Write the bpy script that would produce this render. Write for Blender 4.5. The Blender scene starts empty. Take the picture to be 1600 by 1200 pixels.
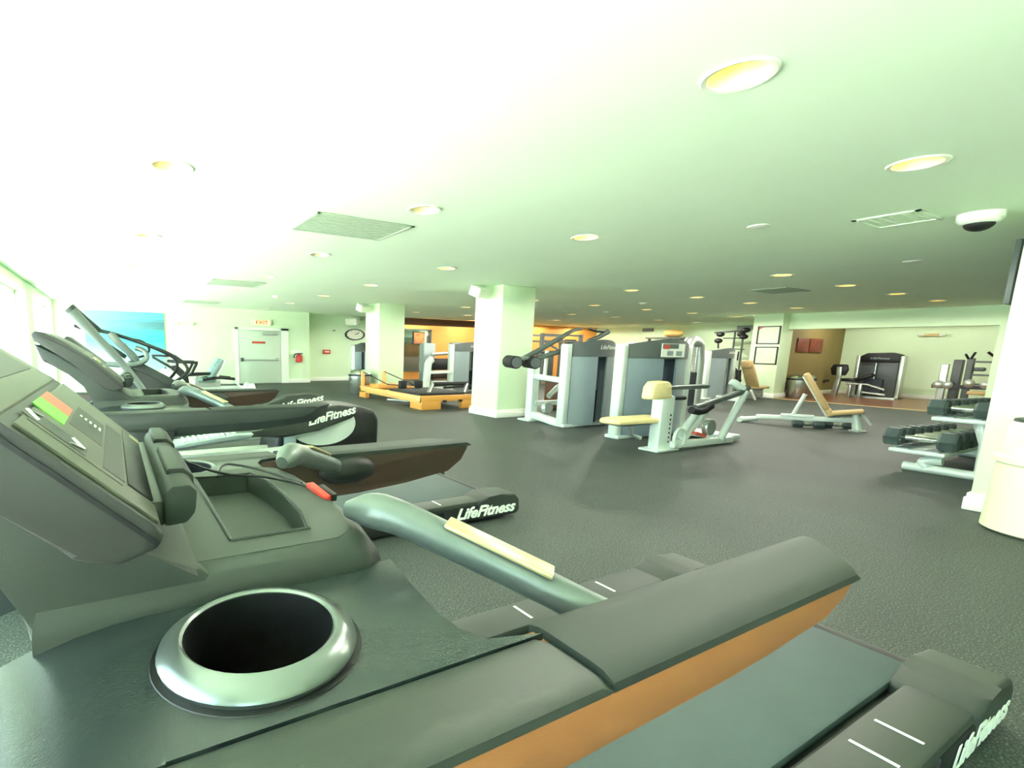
import bpy, bmesh, math, random
from mathutils import Vector, Matrix
random.seed(7)
SC = bpy.context.scene
COL = SC.collection
R = math.radians

# ------------------------------------------------------------------ camera, sky, exposure
CAM_H = 1.3
def make_camera():
    yaw, pitch, roll = 0.49402, 0.16224, 0.01742
    fw = Vector((math.sin(yaw)*math.cos(pitch), math.cos(yaw)*math.cos(pitch), -math.sin(pitch)))
    rt = Vector((math.cos(yaw), -math.sin(yaw), 0)); up = rt.cross(fw)
    c, s = math.cos(roll), math.sin(roll)
    r2 = c*rt + s*up; u2 = -s*rt + c*up
    cd = bpy.data.cameras.new('camera'); cam = bpy.data.objects.new('camera', cd)
    COL.objects.link(cam)
    m = Matrix((r2, u2, -fw)).transposed().to_4x4(); m.translation = (0, 0, CAM_H)
    cam.matrix_world = m
    cd.sensor_fit = 'HORIZONTAL'; cd.sensor_width = 36.0; cd.lens = 782.15/1600*36
    cd.shift_x = (800-599.86)/1600; cd.shift_y = (671.42-600)/1600
    cd.clip_start = 0.02; cd.clip_end = 300
    SC.camera = cam
make_camera()

SKY_STRENGTH = 4.6
LAMP_STRENGTH = 6.0
LAMP_WATTS = 37.0
w = bpy.data.worlds.new('daylight'); SC.world = w; w.use_nodes = True
bg = w.node_tree.nodes['Background']
bg.inputs[0].default_value = (0.70, 0.92, 1.0, 1); bg.inputs[1].default_value = SKY_STRENGTH
sun = bpy.data.lights.new('sun', 'SUN'); sun.energy = 54.0; sun.angle = R(0.6); sun.color = (1.0, 0.98, 0.93)
so = bpy.data.objects.new('sun', sun); COL.objects.link(so)      # high sun over the building: it lights the terrace, not the room
so.rotation_euler = Vector((-0.22, -0.45, -0.86)).to_track_quat('-Z', 'Y').to_euler()
SC.view_settings.view_transform = 'Standard'; SC.view_settings.look = 'None'
SC.view_settings.exposure = 1.42; SC.view_settings.gamma = 1.0
SC.view_settings.use_curve_mapping = False
SC.cycles.use_denoising = True
SC.cycles.max_bounces = 10; SC.cycles.diffuse_bounces = 6; SC.cycles.transparent_max_bounces = 12
SC.cycles.sample_clamp_indirect = 30.0

# ------------------------------------------------------------------ materials
def lin(c):
    return tuple(((v/255)/12.92 if v/255 <= 0.04045 else ((v/255+0.055)/1.055)**2.4) for v in c)
MATS = {}
def mat(name, rgb, rough=0.5, metal=0.0, spec=0.5, var=0.0, scale=8.0, bump=0.0, bscale=120.0, emit=None, estr=0.0, coat=0.0, stretch=None):
    m = bpy.data.materials.new(name); m.use_nodes = True; nt = m.node_tree
    b = nt.nodes['Principled BSDF']; col = lin(rgb)
    b.inputs['Base Color'].default_value = (*col, 1); b.inputs['Roughness'].default_value = rough
    b.inputs['Metallic'].default_value = metal; b.inputs['Specular IOR Level'].default_value = spec
    b.inputs['Coat Weight'].default_value = coat
    tc = nt.nodes.new('ShaderNodeTexCoord'); src = tc.outputs['Object']
    if stretch:
        mp = nt.nodes.new('ShaderNodeMapping'); mp.inputs['Scale'].default_value = stretch
        nt.links.new(src, mp.inputs[0]); src = mp.outputs[0]
    nz = nt.nodes.new('ShaderNodeTexNoise'); nz.inputs['Scale'].default_value = scale; nz.inputs['Detail'].default_value = 4
    nt.links.new(src, nz.inputs['Vector'])
    rp = nt.nodes.new('ShaderNodeValToRGB')
    rp.color_ramp.elements[0].position = 0.3; rp.color_ramp.elements[1].position = 0.7
    rp.color_ramp.elements[0].color = (*[max(0, c*(1-var)) for c in col], 1)
    rp.color_ramp.elements[1].color = (*[min(1, c*(1+var)) for c in col], 1)
    nt.links.new(nz.outputs[0], rp.inputs[0]); nt.links.new(rp.outputs[0], b.inputs['Base Color'])
    if bump:
        n2 = nt.nodes.new('ShaderNodeTexNoise'); n2.inputs['Scale'].default_value = bscale; n2.inputs['Detail'].default_value = 2
        nt.links.new(src, n2.inputs['Vector'])
        bp = nt.nodes.new('ShaderNodeBump'); bp.inputs['Strength'].default_value = bump; bp.inputs['Distance'].default_value = 0.01
        nt.links.new(n2.outputs[0], bp.inputs['Height']); nt.links.new(bp.outputs[0], b.inputs['Normal'])
    if emit:
        b.inputs['Emission Color'].default_value = (*lin(emit), 1); b.inputs['Emission Strength'].default_value = estr
    MATS[name] = m
    return m
mat('wall', (220, 240, 202), 0.75, var=0.02, scale=1.5, bump=0.04, bscale=60)
mat('wall_olive', (136, 120, 70), 0.75, var=0.05, scale=1.5)
mat('wall_orange', (226, 152, 70), 0.7, var=0.05, scale=1.2)
mat('ceiling', (232, 250, 222), 0.8, var=0.015, scale=0.8)
mat('trim', (246, 248, 236), 0.5, var=0.01)
mat('white', (240, 244, 230), 0.45, var=0.01)
mat('offwhite', (226, 230, 206), 0.5, var=0.02)
mat('vent', (182, 200, 174), 0.6, var=0.05, scale=20)
mat('door', (206, 220, 200), 0.45, var=0.02, scale=2)
mat('plastic', (52, 59, 52), 0.48, spec=0.4, var=0.06, scale=5, bump=0.10, bscale=700)
mat('plastic_glossy', (43, 51, 49), 0.26, var=0.10, scale=3, bump=0.05, bscale=500)
mat('plastic_light', (45, 52, 46), 0.6, spec=0.35, var=0.05, scale=6, bump=0.08, bscale=600)
mat('plastic_dark', (27, 29, 27), 0.45, var=0.1, scale=6, bump=0.1, bscale=500)
mat('console', (82, 85, 72), 0.5, var=0.06, scale=6, bump=0.10, bscale=900)
mat('console_dark', (44, 47, 42), 0.5, var=0.1, scale=8)
mat('black', (12, 12, 12), 0.45, var=0.1)
mat('rubber_black', (30, 32, 30), 0.65, var=0.15, scale=20, bump=0.1)
mat('belt', (62, 78, 78), 0.6, var=0.10, scale=3, bump=0.15, bscale=300)
mat('arm_orange_reflection', (150, 98, 58), 0.4, var=0.08, scale=2.5, bump=0.08, bscale=500)  # brownish plastic with an orange reflection put into its base colour
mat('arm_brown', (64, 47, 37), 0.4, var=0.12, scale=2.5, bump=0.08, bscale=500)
mat('silver', (196, 204, 194), 0.34, metal=0.75, var=0.04)
mat('frame_white', (218, 230, 220), 0.38, metal=0.15, var=0.03)
mat('ring_metal', (120, 128, 124), 0.3, metal=0.8, var=0.03)
mat('chrome', (214, 220, 212), 0.18, metal=1.0, var=0.02)
mat('steel', (190, 192, 180), 0.25, metal=0.9, var=0.15, scale=2, stretch=(9, 9, 0.3))
mat('grip_grey', (104, 114, 108), 0.32, metal=0.35, var=0.05)
mat('sensor', (176, 166, 124), 0.35, metal=0.3, var=0.04)
mat('shroud', (150, 164, 164), 0.35, metal=0.2, var=0.05, scale=2)
mat('shroud_blue', (146, 162, 170), 0.3, metal=0.2, var=0.06, scale=2)
mat('shroud_dark', (70, 76, 74), 0.35, var=0.05, scale=2)
mat('cap_grey', (92, 100, 96), 0.4, var=0.05)
mat('stack', (54, 60, 66), 0.4, metal=0.3, var=0.2, scale=30, stretch=(1, 1, 30))
mat('tan', (206, 176, 120), 0.5, var=0.05, scale=6, bump=0.06, bscale=300)
mat('cream', (240, 220, 160), 0.5, var=0.03, scale=6, bump=0.05, bscale=300)
mat('wood', (232, 164, 78), 0.4, var=0.09, scale=4, stretch=(14, 1.2, 14))
mat('wood_light', (236, 186, 110), 0.4, var=0.09, scale=4, stretch=(14, 1.2, 14))
mat('wood_dark', (104, 66, 38), 0.5, var=0.25, scale=4, stretch=(1.2, 10, 14))
mat('red', (206, 62, 50), 0.5, var=0.05)
mat('sticker_red', (214, 92, 72), 0.5, var=0.04, scale=40)
mat('sticker_green', (110, 200, 58), 0.5, var=0.04, scale=40)
mat('print_white', (236, 240, 228), 0.5, var=0.01)
mat('print_red', (198, 70, 40), 0.6, var=0.05)
mat('exit_face', (238, 222, 160), 0.5, var=0.03, emit=(255, 226, 150), estr=0.5)
mat('bin_cream', (232, 234, 196), 0.45, var=0.02, scale=3)
mat('dumbbell', (74, 88, 84), 0.5, var=0.1, scale=20, bump=0.1, bscale=200)
mat('ball', (250, 210, 132), 0.45, var=0.04)
mat('teal_pad', (140, 168, 164), 0.5, var=0.1, scale=14)
mat('lamp_trim', (236, 240, 222), 0.5, var=0.01)
mat('lamp_cone', (240, 226, 180), 0.35, var=0.02)
mat('lamp_lens', (255, 230, 120), 0.4, var=0.02, emit=(255, 208, 56), estr=LAMP_STRENGTH)
mat('lamp_off', (240, 224, 176), 0.4, var=0.02)
mat('terrace', (214, 214, 206), 0.8, var=0.05)
mat('mirror', (198, 208, 204), 0.05, metal=1.0, var=0.0)
mat('framed_art', (116, 50, 28), 0.5, var=0.35, scale=5)
mat('picture_art', (176, 116, 62), 0.5, var=0.6, scale=4)

def floor_material():
    m = bpy.data.materials.new('rubber_floor'); m.use_nodes = True; nt = m.node_tree; L = nt.links
    b = nt.nodes['Principled BSDF']
    tc = nt.nodes.new('ShaderNodeTexCoord')
    n1 = nt.nodes.new('ShaderNodeTexNoise'); n1.inputs['Scale'].default_value = 120; n1.inputs['Detail'].default_value = 3
    n2 = nt.nodes.new('ShaderNodeTexNoise'); n2.inputs['Scale'].default_value = 0.7; n2.inputs['Detail'].default_value = 3
    L.new(tc.outputs['Object'], n1.inputs[0]); L.new(tc.outputs['Object'], n2.inputs[0])
    r1 = nt.nodes.new('ShaderNodeValToRGB'); e = r1.color_ramp.elements
    e[0].position = 0.50; e[0].color = (*lin((54, 62, 57)), 1); e[1].position = 0.70; e[1].color = (*lin((114, 122, 113)), 1)
    r2 = nt.nodes.new('ShaderNodeValToRGB'); e = r2.color_ramp.elements
    e[0].position = 0.35; e[0].color = (0.86, 0.86, 0.86, 1); e[1].position = 0.7; e[1].color = (1.1, 1.1, 1.08, 1)
    mx = nt.nodes.new('ShaderNodeMix'); mx.data_type = 'RGBA'; mx.blend_type = 'MULTIPLY'; mx.inputs[0].default_value = 1
    L.new(n1.outputs[0], r1.inputs[0]); L.new(n2.outputs[0], r2.inputs[0])
    L.new(r1.outputs[0], mx.inputs[6]); L.new(r2.outputs[0], mx.inputs[7]); L.new(mx.outputs[2], b.inputs['Base Color'])
    b.inputs['Roughness'].default_value = 0.6; b.inputs['Specular IOR Level'].default_value = 0.35
    bp = nt.nodes.new('ShaderNodeBump'); bp.inputs['Strength'].default_value = 0.25; bp.inputs['Distance'].default_value = 0.01
    L.new(n1.outputs[0], bp.inputs['Height']); L.new(bp.outputs[0], b.inputs['Normal'])
    MATS['floor'] = m
floor_material()

def glass_material():
    m = bpy.data.materials.new('window_glass'); m.use_nodes = True; nt = m.node_tree
    nt.nodes.remove(nt.nodes['Principled BSDF']); out = nt.nodes['Material Output']
    t = nt.nodes.new('ShaderNodeBsdfTransparent'); t.inputs[0].default_value = (0.96, 0.98, 0.97, 1)
    g = nt.nodes.new('ShaderNodeBsdfGlossy'); g.inputs[1].default_value = 0.02
    mx = nt.nodes.new('ShaderNodeMixShader'); mx.inputs[0].default_value = 0.06
    nt.links.new(t.outputs[0], mx.inputs[1]); nt.links.new(g.outputs[0], mx.inputs[2]); nt.links.new(mx.outputs[0], out.inputs[0])
    MATS['glass'] = m
glass_material()

def plank_material():
    m = mat('wood_floor', (132, 82, 46), 0.3, var=0.2, scale=3, stretch=(8, 0.8, 8))
plank_material()

def sea_material():
    m = bpy.data.materials.new('sea_painting'); m.use_nodes = True; nt = m.node_tree; L = nt.links
    b = nt.nodes['Principled BSDF']; b.inputs['Roughness'].default_value = 0.5
    tc = nt.nodes.new('ShaderNodeTexCoord'); sp = nt.nodes.new('ShaderNodeSeparateXYZ'); L.new(tc.outputs['Generated'], sp.inputs[0])
    mp = nt.nodes.new('ShaderNodeMapping'); mp.inputs['Scale'].default_value = (1.5, 1, 18); L.new(tc.outputs['Generated'], mp.inputs[0])
    nz = nt.nodes.new('ShaderNodeTexNoise'); nz.inputs['Scale'].default_value = 2.2; L.new(mp.outputs[0], nz.inputs[0])
    ma = nt.nodes.new('ShaderNodeMath'); ma.operation = 'MULTIPLY_ADD'; ma.inputs[1].default_value = 0.16; ma.inputs[2].default_value = -0.08
    L.new(nz.outputs[0], ma.inputs[0])
    ad = nt.nodes.new('ShaderNodeMath'); ad.operation = 'ADD'; L.new(sp.outputs[2], ad.inputs[0]); L.new(ma.outputs[0], ad.inputs[1])
    rp = nt.nodes.new('ShaderNodeValToRGB'); L.new(ad.outputs[0], rp.inputs[0]); cr = rp.color_ramp
    cr.elements[0].position = 0; cr.elements[0].color = (*lin((196, 236, 236)), 1)
    cr.elements[1].position = 1; cr.elements[1].color = (*lin((104, 182, 208)), 1)
    for p, c in ((0.3, (130, 226, 230)), (0.5, (70, 208, 212)), (0.66, (80, 186, 196)), (0.74, (96, 146, 158)), (0.84, (92, 142, 160)), (0.88, (104, 186, 212))):
        e = cr.elements.new(p); e.color = (*lin(c), 1)
    L.new(rp.outputs[0], b.inputs['Base Color']); MATS['sea'] = m
sea_material()

def notice_material():
    m = bpy.data.materials.new('notice_print'); m.use_nodes = True; nt = m.node_tree; L = nt.links
    b = nt.nodes['Principled BSDF']; b.inputs['Roughness'].default_value = 0.3
    tc = nt.nodes.new('ShaderNodeTexCoord'); wv = nt.nodes.new('ShaderNodeTexWave')
    wv.bands_direction = 'Z'; wv.inputs['Scale'].default_value = 4.2; wv.inputs['Distortion'].default_value = 0.6; wv.inputs['Detail Scale'].default_value = 6
    L.new(tc.outputs['Generated'], wv.inputs[0])
    rp = nt.nodes.new('ShaderNodeValToRGB'); L.new(wv.outputs[0], rp.inputs[0])
    rp.color_ramp.elements[0].position = 0.06; rp.color_ramp.elements[0].color = (*lin((120, 126, 108)), 1)
    rp.color_ramp.elements[1].position = 0.2; rp.color_ramp.elements[1].color = (*lin((228, 236, 206)), 1)
    L.new(rp.outputs[0], b.inputs['Base Color']); MATS['notice'] = m
notice_material()

# ------------------------------------------------------------------ mesh helpers
class B:
    """collects shapes given in world coordinates and links them as one mesh object"""
    def __init__(s): s.bm = bmesh.new()
    def _bev(s, vs, bev, seg=2):
        if bev > 0:
            es = list({e for v in vs for e in v.link_edges})
            bmesh.ops.bevel(s.bm, geom=es, offset=bev, segments=seg, profile=0.5, affect='EDGES', clamp_overlap=True)
        return s
    def box(s, x0, x1, y0, y1, z0, z1, bev=0.0, seg=2):
        vs = [s.bm.verts.new((x, y, z)) for x in (x0, x1) for y in (y0, y1) for z in (z0, z1)]
        for f in ((0, 1, 3, 2), (4, 6, 7, 5), (0, 4, 5, 1), (2, 3, 7, 6), (0, 2, 6, 4), (1, 5, 7, 3)):
            s.bm.faces.new([vs[i] for i in f])
        return s._bev(vs, bev, seg)
    def obox(s, c, ax, ay, hx, hy, hz, bev=0.0, seg=2):
        """oriented box: centre, two axes (third is their cross product), half sizes"""
        ax = Vector(ax).normalized(); ay = Vector(ay).normalized(); az = ax.cross(ay); c = Vector(c)
        vs = [s.bm.verts.new(c + ax*hx*i + ay*hy*j + az*hz*k) for i in (-1, 1) for j in (-1, 1) for k in (-1, 1)]
        for f in ((0, 1, 3, 2), (4, 6, 7, 5), (0, 4, 5, 1), (2, 3, 7, 6), (0, 2, 6, 4), (1, 5, 7, 3)):
            s.bm.faces.new([vs[i] for i in f])
        return s._bev(vs, bev, seg)
    def bar(s, p, q, w, h=None, bev=0.0):
        p, q = Vector(p), Vector(q); d = (q-p); h = h or w
        up = Vector((0, 0, 1)) if abs(d.normalized().z) < 0.95 else Vector((0, 1, 0))
        side = up.cross(d).normalized()
        return s.obox((p+q)/2, d, side, d.length/2, w/2, h/2, bev)
    def prism(s, poly, axis, a0, a1, bev=0.0, seg=2, poly2=None):
        """polygon in the two other axes pulled along axis from a0 to a1"""
        def P(p, a):
            return {'x': (a, p[0], p[1]), 'y': (p[0], a, p[1]), 'z': (p[0], p[1], a)}[axis]
        A = [s.bm.verts.new(P(p, a0)) for p in poly]; C = [s.bm.verts.new(P(p, a1)) for p in (poly2 or poly)]
        n = len(poly); s.bm.faces.new(A); s.bm.faces.new(C[::-1])
        for i in range(n): s.bm.faces.new((A[i], C[i], C[(i+1) % n], A[(i+1) % n]))
        return s._bev(A+C, bev, seg)
    def tube(s, pts, r, n=10, sm=0, flat=1.0):
        pts = [Vector(p) for p in pts]
        rs = list(r) if isinstance(r, (list, tuple)) else [r]*len(pts)
        for _ in range(sm):      # corner cutting
            q, qr = [pts[0]], [rs[0]]
            for i in range(len(pts)-1):
                q += [pts[i]*0.75+pts[i+1]*0.25, pts[i]*0.25+pts[i+1]*0.75]; qr += [rs[i]*0.75+rs[i+1]*0.25, rs[i]*0.25+rs[i+1]*0.75]
            q.append(pts[-1]); qr.append(rs[-1]); pts, rs = q, qr
        prev = None; rings = []
        for i, p in enumerate(pts):
            d = (pts[min(i+1, len(pts)-1)] - pts[max(i-1, 0)]).normalized()
            if prev is None:
                up = Vector((0, 0, 1)) if abs(d.z) < 0.9 else Vector((0, 1, 0))
                a = d.cross(up).normalized()
            else:
                a = (prev - d*prev.dot(d)).normalized()
            prev = a; b = a.cross(d)
            rings.append([s.bm.verts.new(p + (a*math.cos(t)+b*flat*math.sin(t))*rs[i]) for t in [2*math.pi*k/n for k in range(n)]])
        for A, C in zip(rings, rings[1:]):
            for k in range(n): s.bm.faces.new((A[k], A[(k+1) % n], C[(k+1) % n], C[k]))
        s.bm.faces.new(rings[0][::-1]); s.bm.faces.new(rings[-1])
        return s
    def cyl(s, p, q, r, n=20, r2=None):
        return s.tube([p, q], [r, r if r2 is None else r2], n)
    def lathe(s, prof, cx, cy, n=32, axis='z', closed=False):
        rings = []
        for r, z in prof:
            ring = []
            for k in range(n):
                t = 2*math.pi*k/n; a, b = r*math.cos(t), r*math.sin(t)
                co = {'z': (cx+a, cy+b, z), 'y': (cx+a, z, cy+b), 'x': (z, cx+a, cy+b)}[axis]
                ring.append(s.bm.verts.new(co))
            rings.append(ring)
        pairs = list(zip(rings, rings[1:])) + ([(rings[-1], rings[0])] if closed else [])
        for A, C in pairs:
            for k in range(n): s.bm.faces.new((A[k], A[(k+1) % n], C[(k+1) % n], C[k]))
        if not closed:
            s.bm.faces.new(rings[0][::-1]); s.bm.faces.new(rings[-1])
        return s
    def holed(s, outer, hole, z, depth, hole_depth=None):
        """horizontal plate with a hole: top at z, outer skirt down by depth, hole wall down by hole_depth"""
        bm = s.bm; fs0 = set(bm.faces)
        O = [bm.verts.new((x, y, z)) for x, y in outer]; H = [bm.verts.new((x, y, z)) for x, y in hole]
        es = [bm.edges.new((L[i], L[(i+1) % len(L)])) for L in (O, H) for i in range(len(L))]
        bmesh.ops.triangle_fill(bm, use_beauty=True, use_dissolve=False, edges=es)
        for L, d in ((O, depth), (H, hole_depth or depth)):
            D = [bm.verts.new((v.co.x, v.co.y, z-d)) for v in L]; n = len(L)
            for i in range(n): bm.faces.new((L[i], D[i], D[(i+1) % n], L[(i+1) % n]))
            if L is H: bm.faces.new(D)
        return s
    def sphere(s, c, rx, ry=None, rz=None, seg=20, rings=12):
        ry = ry or rx; rz = rz or rx
        g = bmesh.ops.create_uvsphere(s.bm, u_segments=seg, v_segments=rings, radius=1)
        for v in g['verts']: v.co = Vector((c[0]+v.co.x*rx, c[1]+v.co.y*ry, c[2]+v.co.z*rz))
        return s
    def done(s, name, m, parent=None, flat=False, angle=38, label=None):
        bmesh.ops.recalc_face_normals(s.bm, faces=s.bm.faces)
        me = bpy.data.meshes.new(name)
        if parent is not None:
            s.bm.transform(world_of(parent).inverted())
        if not flat:
            for f in s.bm.faces: f.smooth = True
        s.bm.to_mesh(me); s.bm.free()
        if not flat: me.set_sharp_from_angle(angle=R(angle))
        me.materials.append(MATS[m] if isinstance(m, str) else m)
        o = bpy.data.objects.new(name, me); COL.objects.link(o)
        if parent is not None: o.parent = parent
        if label: o['label'] = label
        return o

def world_of(o):
    m = Matrix.LocRotScale(o.location, o.rotation_euler, o.scale)
    return world_of(o.parent) @ m if o.parent else m
def tag(o, label, cat, group=None):
    o['label'] = label; o['category'] = cat
    if group: o['group'] = group
    return o
def thing(name, label, cat, loc, group=None):
    o = bpy.data.objects.new(name, None); COL.objects.link(o); o.location = loc
    o.empty_display_size = 0.2
    return tag(o, label, cat, group)
def struct(o):
    o['kind'] = 'structure'; return o
def dup(root, loc, label, group=None):
    r = root.copy(); COL.objects.link(r); r.location = loc; r['label'] = label
    if group: r['group'] = group
    for ch in list(root.children):
        c = ch.copy(); COL.objects.link(c); c.parent = r
        for g in ch.children:
            d = g.copy(); COL.objects.link(d); d.parent = c
    return r
def text(name, body, size, origin, ax, ay, m, parent, depth=0.002, shear=0.0, sx=1.0, bold=0.0):
    """raised lettering: origin at the centre of the word, ax the reading direction, ay the letters' up"""
    cu = bpy.data.curves.new(name, 'FONT'); cu.body = body; cu.size = size; cu.extrude = depth
    cu.align_x = 'CENTER'; cu.align_y = 'CENTER'; cu.shear = shear; cu.offset = bold
    t = bpy.data.objects.new(name, cu); COL.objects.link(t)
    dg = bpy.context.evaluated_depsgraph_get(); me = bpy.data.meshes.new_from_object(t.evaluated_get(dg))
    bpy.data.objects.remove(t)
    ax = Vector(ax).normalized(); ay = Vector(ay).normalized(); az = ax.cross(ay)
    M = Matrix((ax*sx, ay, az)).transposed().to_4x4(); M.translation = Vector(origin)
    me.transform(world_of(parent).inverted() @ M)
    me.materials.clear(); me.materials.append(MATS[m])
    o = bpy.data.objects.new(name, me); COL.objects.link(o); o.parent = parent
    return o
ORD = ['first', 'second', 'third', 'fourth', 'fifth', 'sixth', 'seventh', 'eighth', 'ninth', 'tenth']

# ------------------------------------------------------------------ the room
XW, YF, YB, XR, ZC = -1.46, 17.5, -6.0, 22.3, 2.5
YF2 = 18.2
struct(B().box(XW-0.3, XR+0.3, YB-0.3, YF2+0.3, -0.2, 0).done('floor', 'floor'))
grid = []
for i, x in enumerate((0.43, 2.48, 4.52)):
    for j, y in enumerate((1.4, 3.93, 6.47, 9.02, 11.52, 14.12, 16.85)):
        if (i, j) != (0, 0): grid.append((x, y, i, j, 'left'))
for i, x in enumerate((9.07, 11.25, 13.42, 15.6, 18.0, 20.42)):
    for j, y in enumerate((4.12, 6.67, 9.33, 12.0, 14.72, 17.4)):
        if (i, j) not in ((0, 5), (4, 0), (4, 1), (5, 0), (5, 1), (5, 2)): grid.append((x, y, i, j, 'right'))
for j, y in enumerate((4.6, 6.9)): grid.append((20.2, y, 0, j, 'alcove'))  # two unseen downlights added behind the soffit to brighten the alcove
def make_ceiling():
    b = B(); bm = b.bm
    loops = [[(XW-0.3, YB-0.3), (XR+0.3, YB-0.3), (XR+0.3, YF2+0.3), (XW-0.3, YF2+0.3)]]
    for g in grid: loops.append([(g[0]+0.124*math.cos(2*math.pi*k/24), g[1]+0.124*math.sin(2*math.pi*k/24)) for k in range(24)])
    es = []
    for lp in loops:
        vs = [bm.verts.new((x, y, ZC)) for x, y in lp]
        es += [bm.edges.new((vs[i], vs[(i+1) % len(vs)])) for i in range(len(vs))]
    bmesh.ops.triangle_fill(bm, use_beauty=True, use_dissolve=False, edges=es)
    b.box(XW-0.3, XR+0.3, YB-0.3, YF2+0.3, ZC+0.2, ZC+0.4)
    return struct(b.done('ceiling', 'ceiling', flat=True))
make_ceiling()
struct(B().box(-14, XW-0.31, YB-6, YF2+6, -0.25, -0.15).done('floor_terrace', 'terrace'))
# window wall: header, sill, piers, each bay a window
bays = [(13.35, 17.2), (8.7, 12.4), (4.05, 7.75), (-0.6, 3.1), (-5.25, -1.55)]
wl = struct(B().box(XW-0.3, XW, YB, YF2, 2.3, ZC).done('wall_left', 'wall'))
edges = [YF2] + [e for a, b in bays for e in (b, a)] + [YB]
for i in range(0, len(edges), 2):
    B().box(XW-0.3, XW, edges[i+1], edges[i], 0, 2.3).done('pier', 'wall', wl)
B().box(XW-0.3, XW, YB, YF2, 0, 0.1).done('sill_course', 'trim', wl)
for i, (a, b) in enumerate(bays):
    wd = bpy.data.objects.new('window_%d' % (i+1), None); COL.objects.link(wd); wd.location = (XW-0.2, (a+b)/2, 0.1); struct(wd)
    B().box(XW-0.22, XW-0.18, a, b, 0.1, 0.16).box(XW-0.22, XW-0.18, a, b, 2.22, 2.3).box(XW-0.22, XW-0.18, a, a+0.07, 0.1, 2.3).box(XW-0.22, XW-0.18, b-0.07, b, 0.1, 2.3).done('window_frame', 'trim', wd)
    m_ = (a+b)/2
    B().box(XW-0.23, XW-0.17, m_-0.04, m_+0.04, 0.1, 2.3).done('mullion', 'trim', wd)
    for p, q in ((a, m_), (m_, b)):
        B().box(XW-0.205, XW-0.195, p+0.03, q-0.03, 0.14, 2.25).done('pane', 'glass', wd)
    # daylight portal for the opening
    ld = bpy.data.lights.new('daylight_portal', 'AREA'); ld.shape = 'RECTANGLE'; ld.size = b-a; ld.size_y = 2.2
    ld.cycles.is_portal = True
    lo = bpy.data.objects.new('daylight_portal', ld); COL.objects.link(lo)
    lo.location = (XW-0.28, m_, 1.2)
    lo.matrix_world = Matrix(((0, 0, -1, XW-0.28), (1, 0, 0, m_), (0, -1, 0, 1.2), (0, 0, 0, 1)))
# far wall: left part stands forward, right part is set back
struct(B().box(XW, 6.3, YF, YF2+0.3, 0, ZC).done('wall_far', 'wall'))
struct(B().box(6.3, 10.6, YF2, YF2+0.3, 0, ZC).done('wall_far_recess', 'wall'))
struct(B().box(10.6, XR, YF2, YF2+0.3, 0, ZC).done('wall_far_orange', 'wall_orange'))
struct(B().box(XR, XR+0.3, YB, YF2+0.3, 0, ZC).done('wall_right', 'wall'))
struct(B().box(XW-0.3, XR+0.3, YB-0.3, YB, 0, ZC).done('wall_back', 'wall'))
# alcove: olive side wall, soffit, jamb, timber floor
struct(B().box(18.05, XR, 8.0, 8.15, 0, ZC).done('wall_alcove_side', 'wall_olive'))
struct(B().box(17.8, 18.1, 3.6, 7.75, 2.05, ZC).done('wall_soffit', 'wall'))
struct(B().box(17.7, 18.1, 2.6, 3.62, 0, 2.5).done('wall_jamb', 'wall'))
wf = bpy.data.objects.new('floor_timber', None); COL.objects.link(wf); wf.location = (19.8, 5, 0); struct(wf)
for k in range(13):
    x0 = 17.45 + k*0.373
    B().box(x0, x0+0.366, 2.0, 8.0, 0.0, 0.012, bev=0.003, seg=1).done('plank', 'wood_floor', wf, flat=True)
B().box(17.36, 17.45, 2.0, 7.7, 0.0, 0.014).done('threshold', 'tan', wf)
# columns
def column(name, x0, x1, y0, y1, label=None):
    c = struct(B().box(x0, x1, y0, y1, 0, ZC, bev=0.012).done(name, 'wall'))
    b = B().box(x0-0.03, x1+0.03, y0-0.03, y1+0.03, 0, 0.11, bev=0.006).box(x0-0.018, x1+0.018, y0-0.018, y1+0.018, 0.11, 0.15, bev=0.006)
    b.done('baseboard', 'trim', c)
    return c
colA = column('wall_column_1', 6.46, 7.28, 7.42, 8.22)
colB = column('wall_column_2', 6.5, 7.31, 12.45, 13.3)
colC = column('wall_column_3', 6.48, 7.28, 0.45, 1.29)
colD = column('wall_column_4', 17.42, 18.08, 7.72, 8.5)
def skirting(name, x0, x1, y0, y1):
    struct(B().box(x0, x1, y0, y1, 0, 0.13, bev=0.006).done(name, 'trim'))
skirting('baseboard_far_1', XW, 3.55, YF-0.03, YF); skirting('baseboard_far_2', 5.5, 6.32, YF-0.03, YF)
skirting('baseboard_far_3', 6.3, 10.6, YF2-0.03, YF2); skirting('baseboard_right', XR-0.03, XR, 2, 8)
skirting('baseboard_alcove', 18.08, XR-0.03, 7.97, 8.0)
# dark timber valance in front of the orange wall
struct(B().box(8.5, 15.2, 17.0, 17.2, 2.2, 2.46, bev=0.01).done('trim_1', 'wood_dark'))

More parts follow.
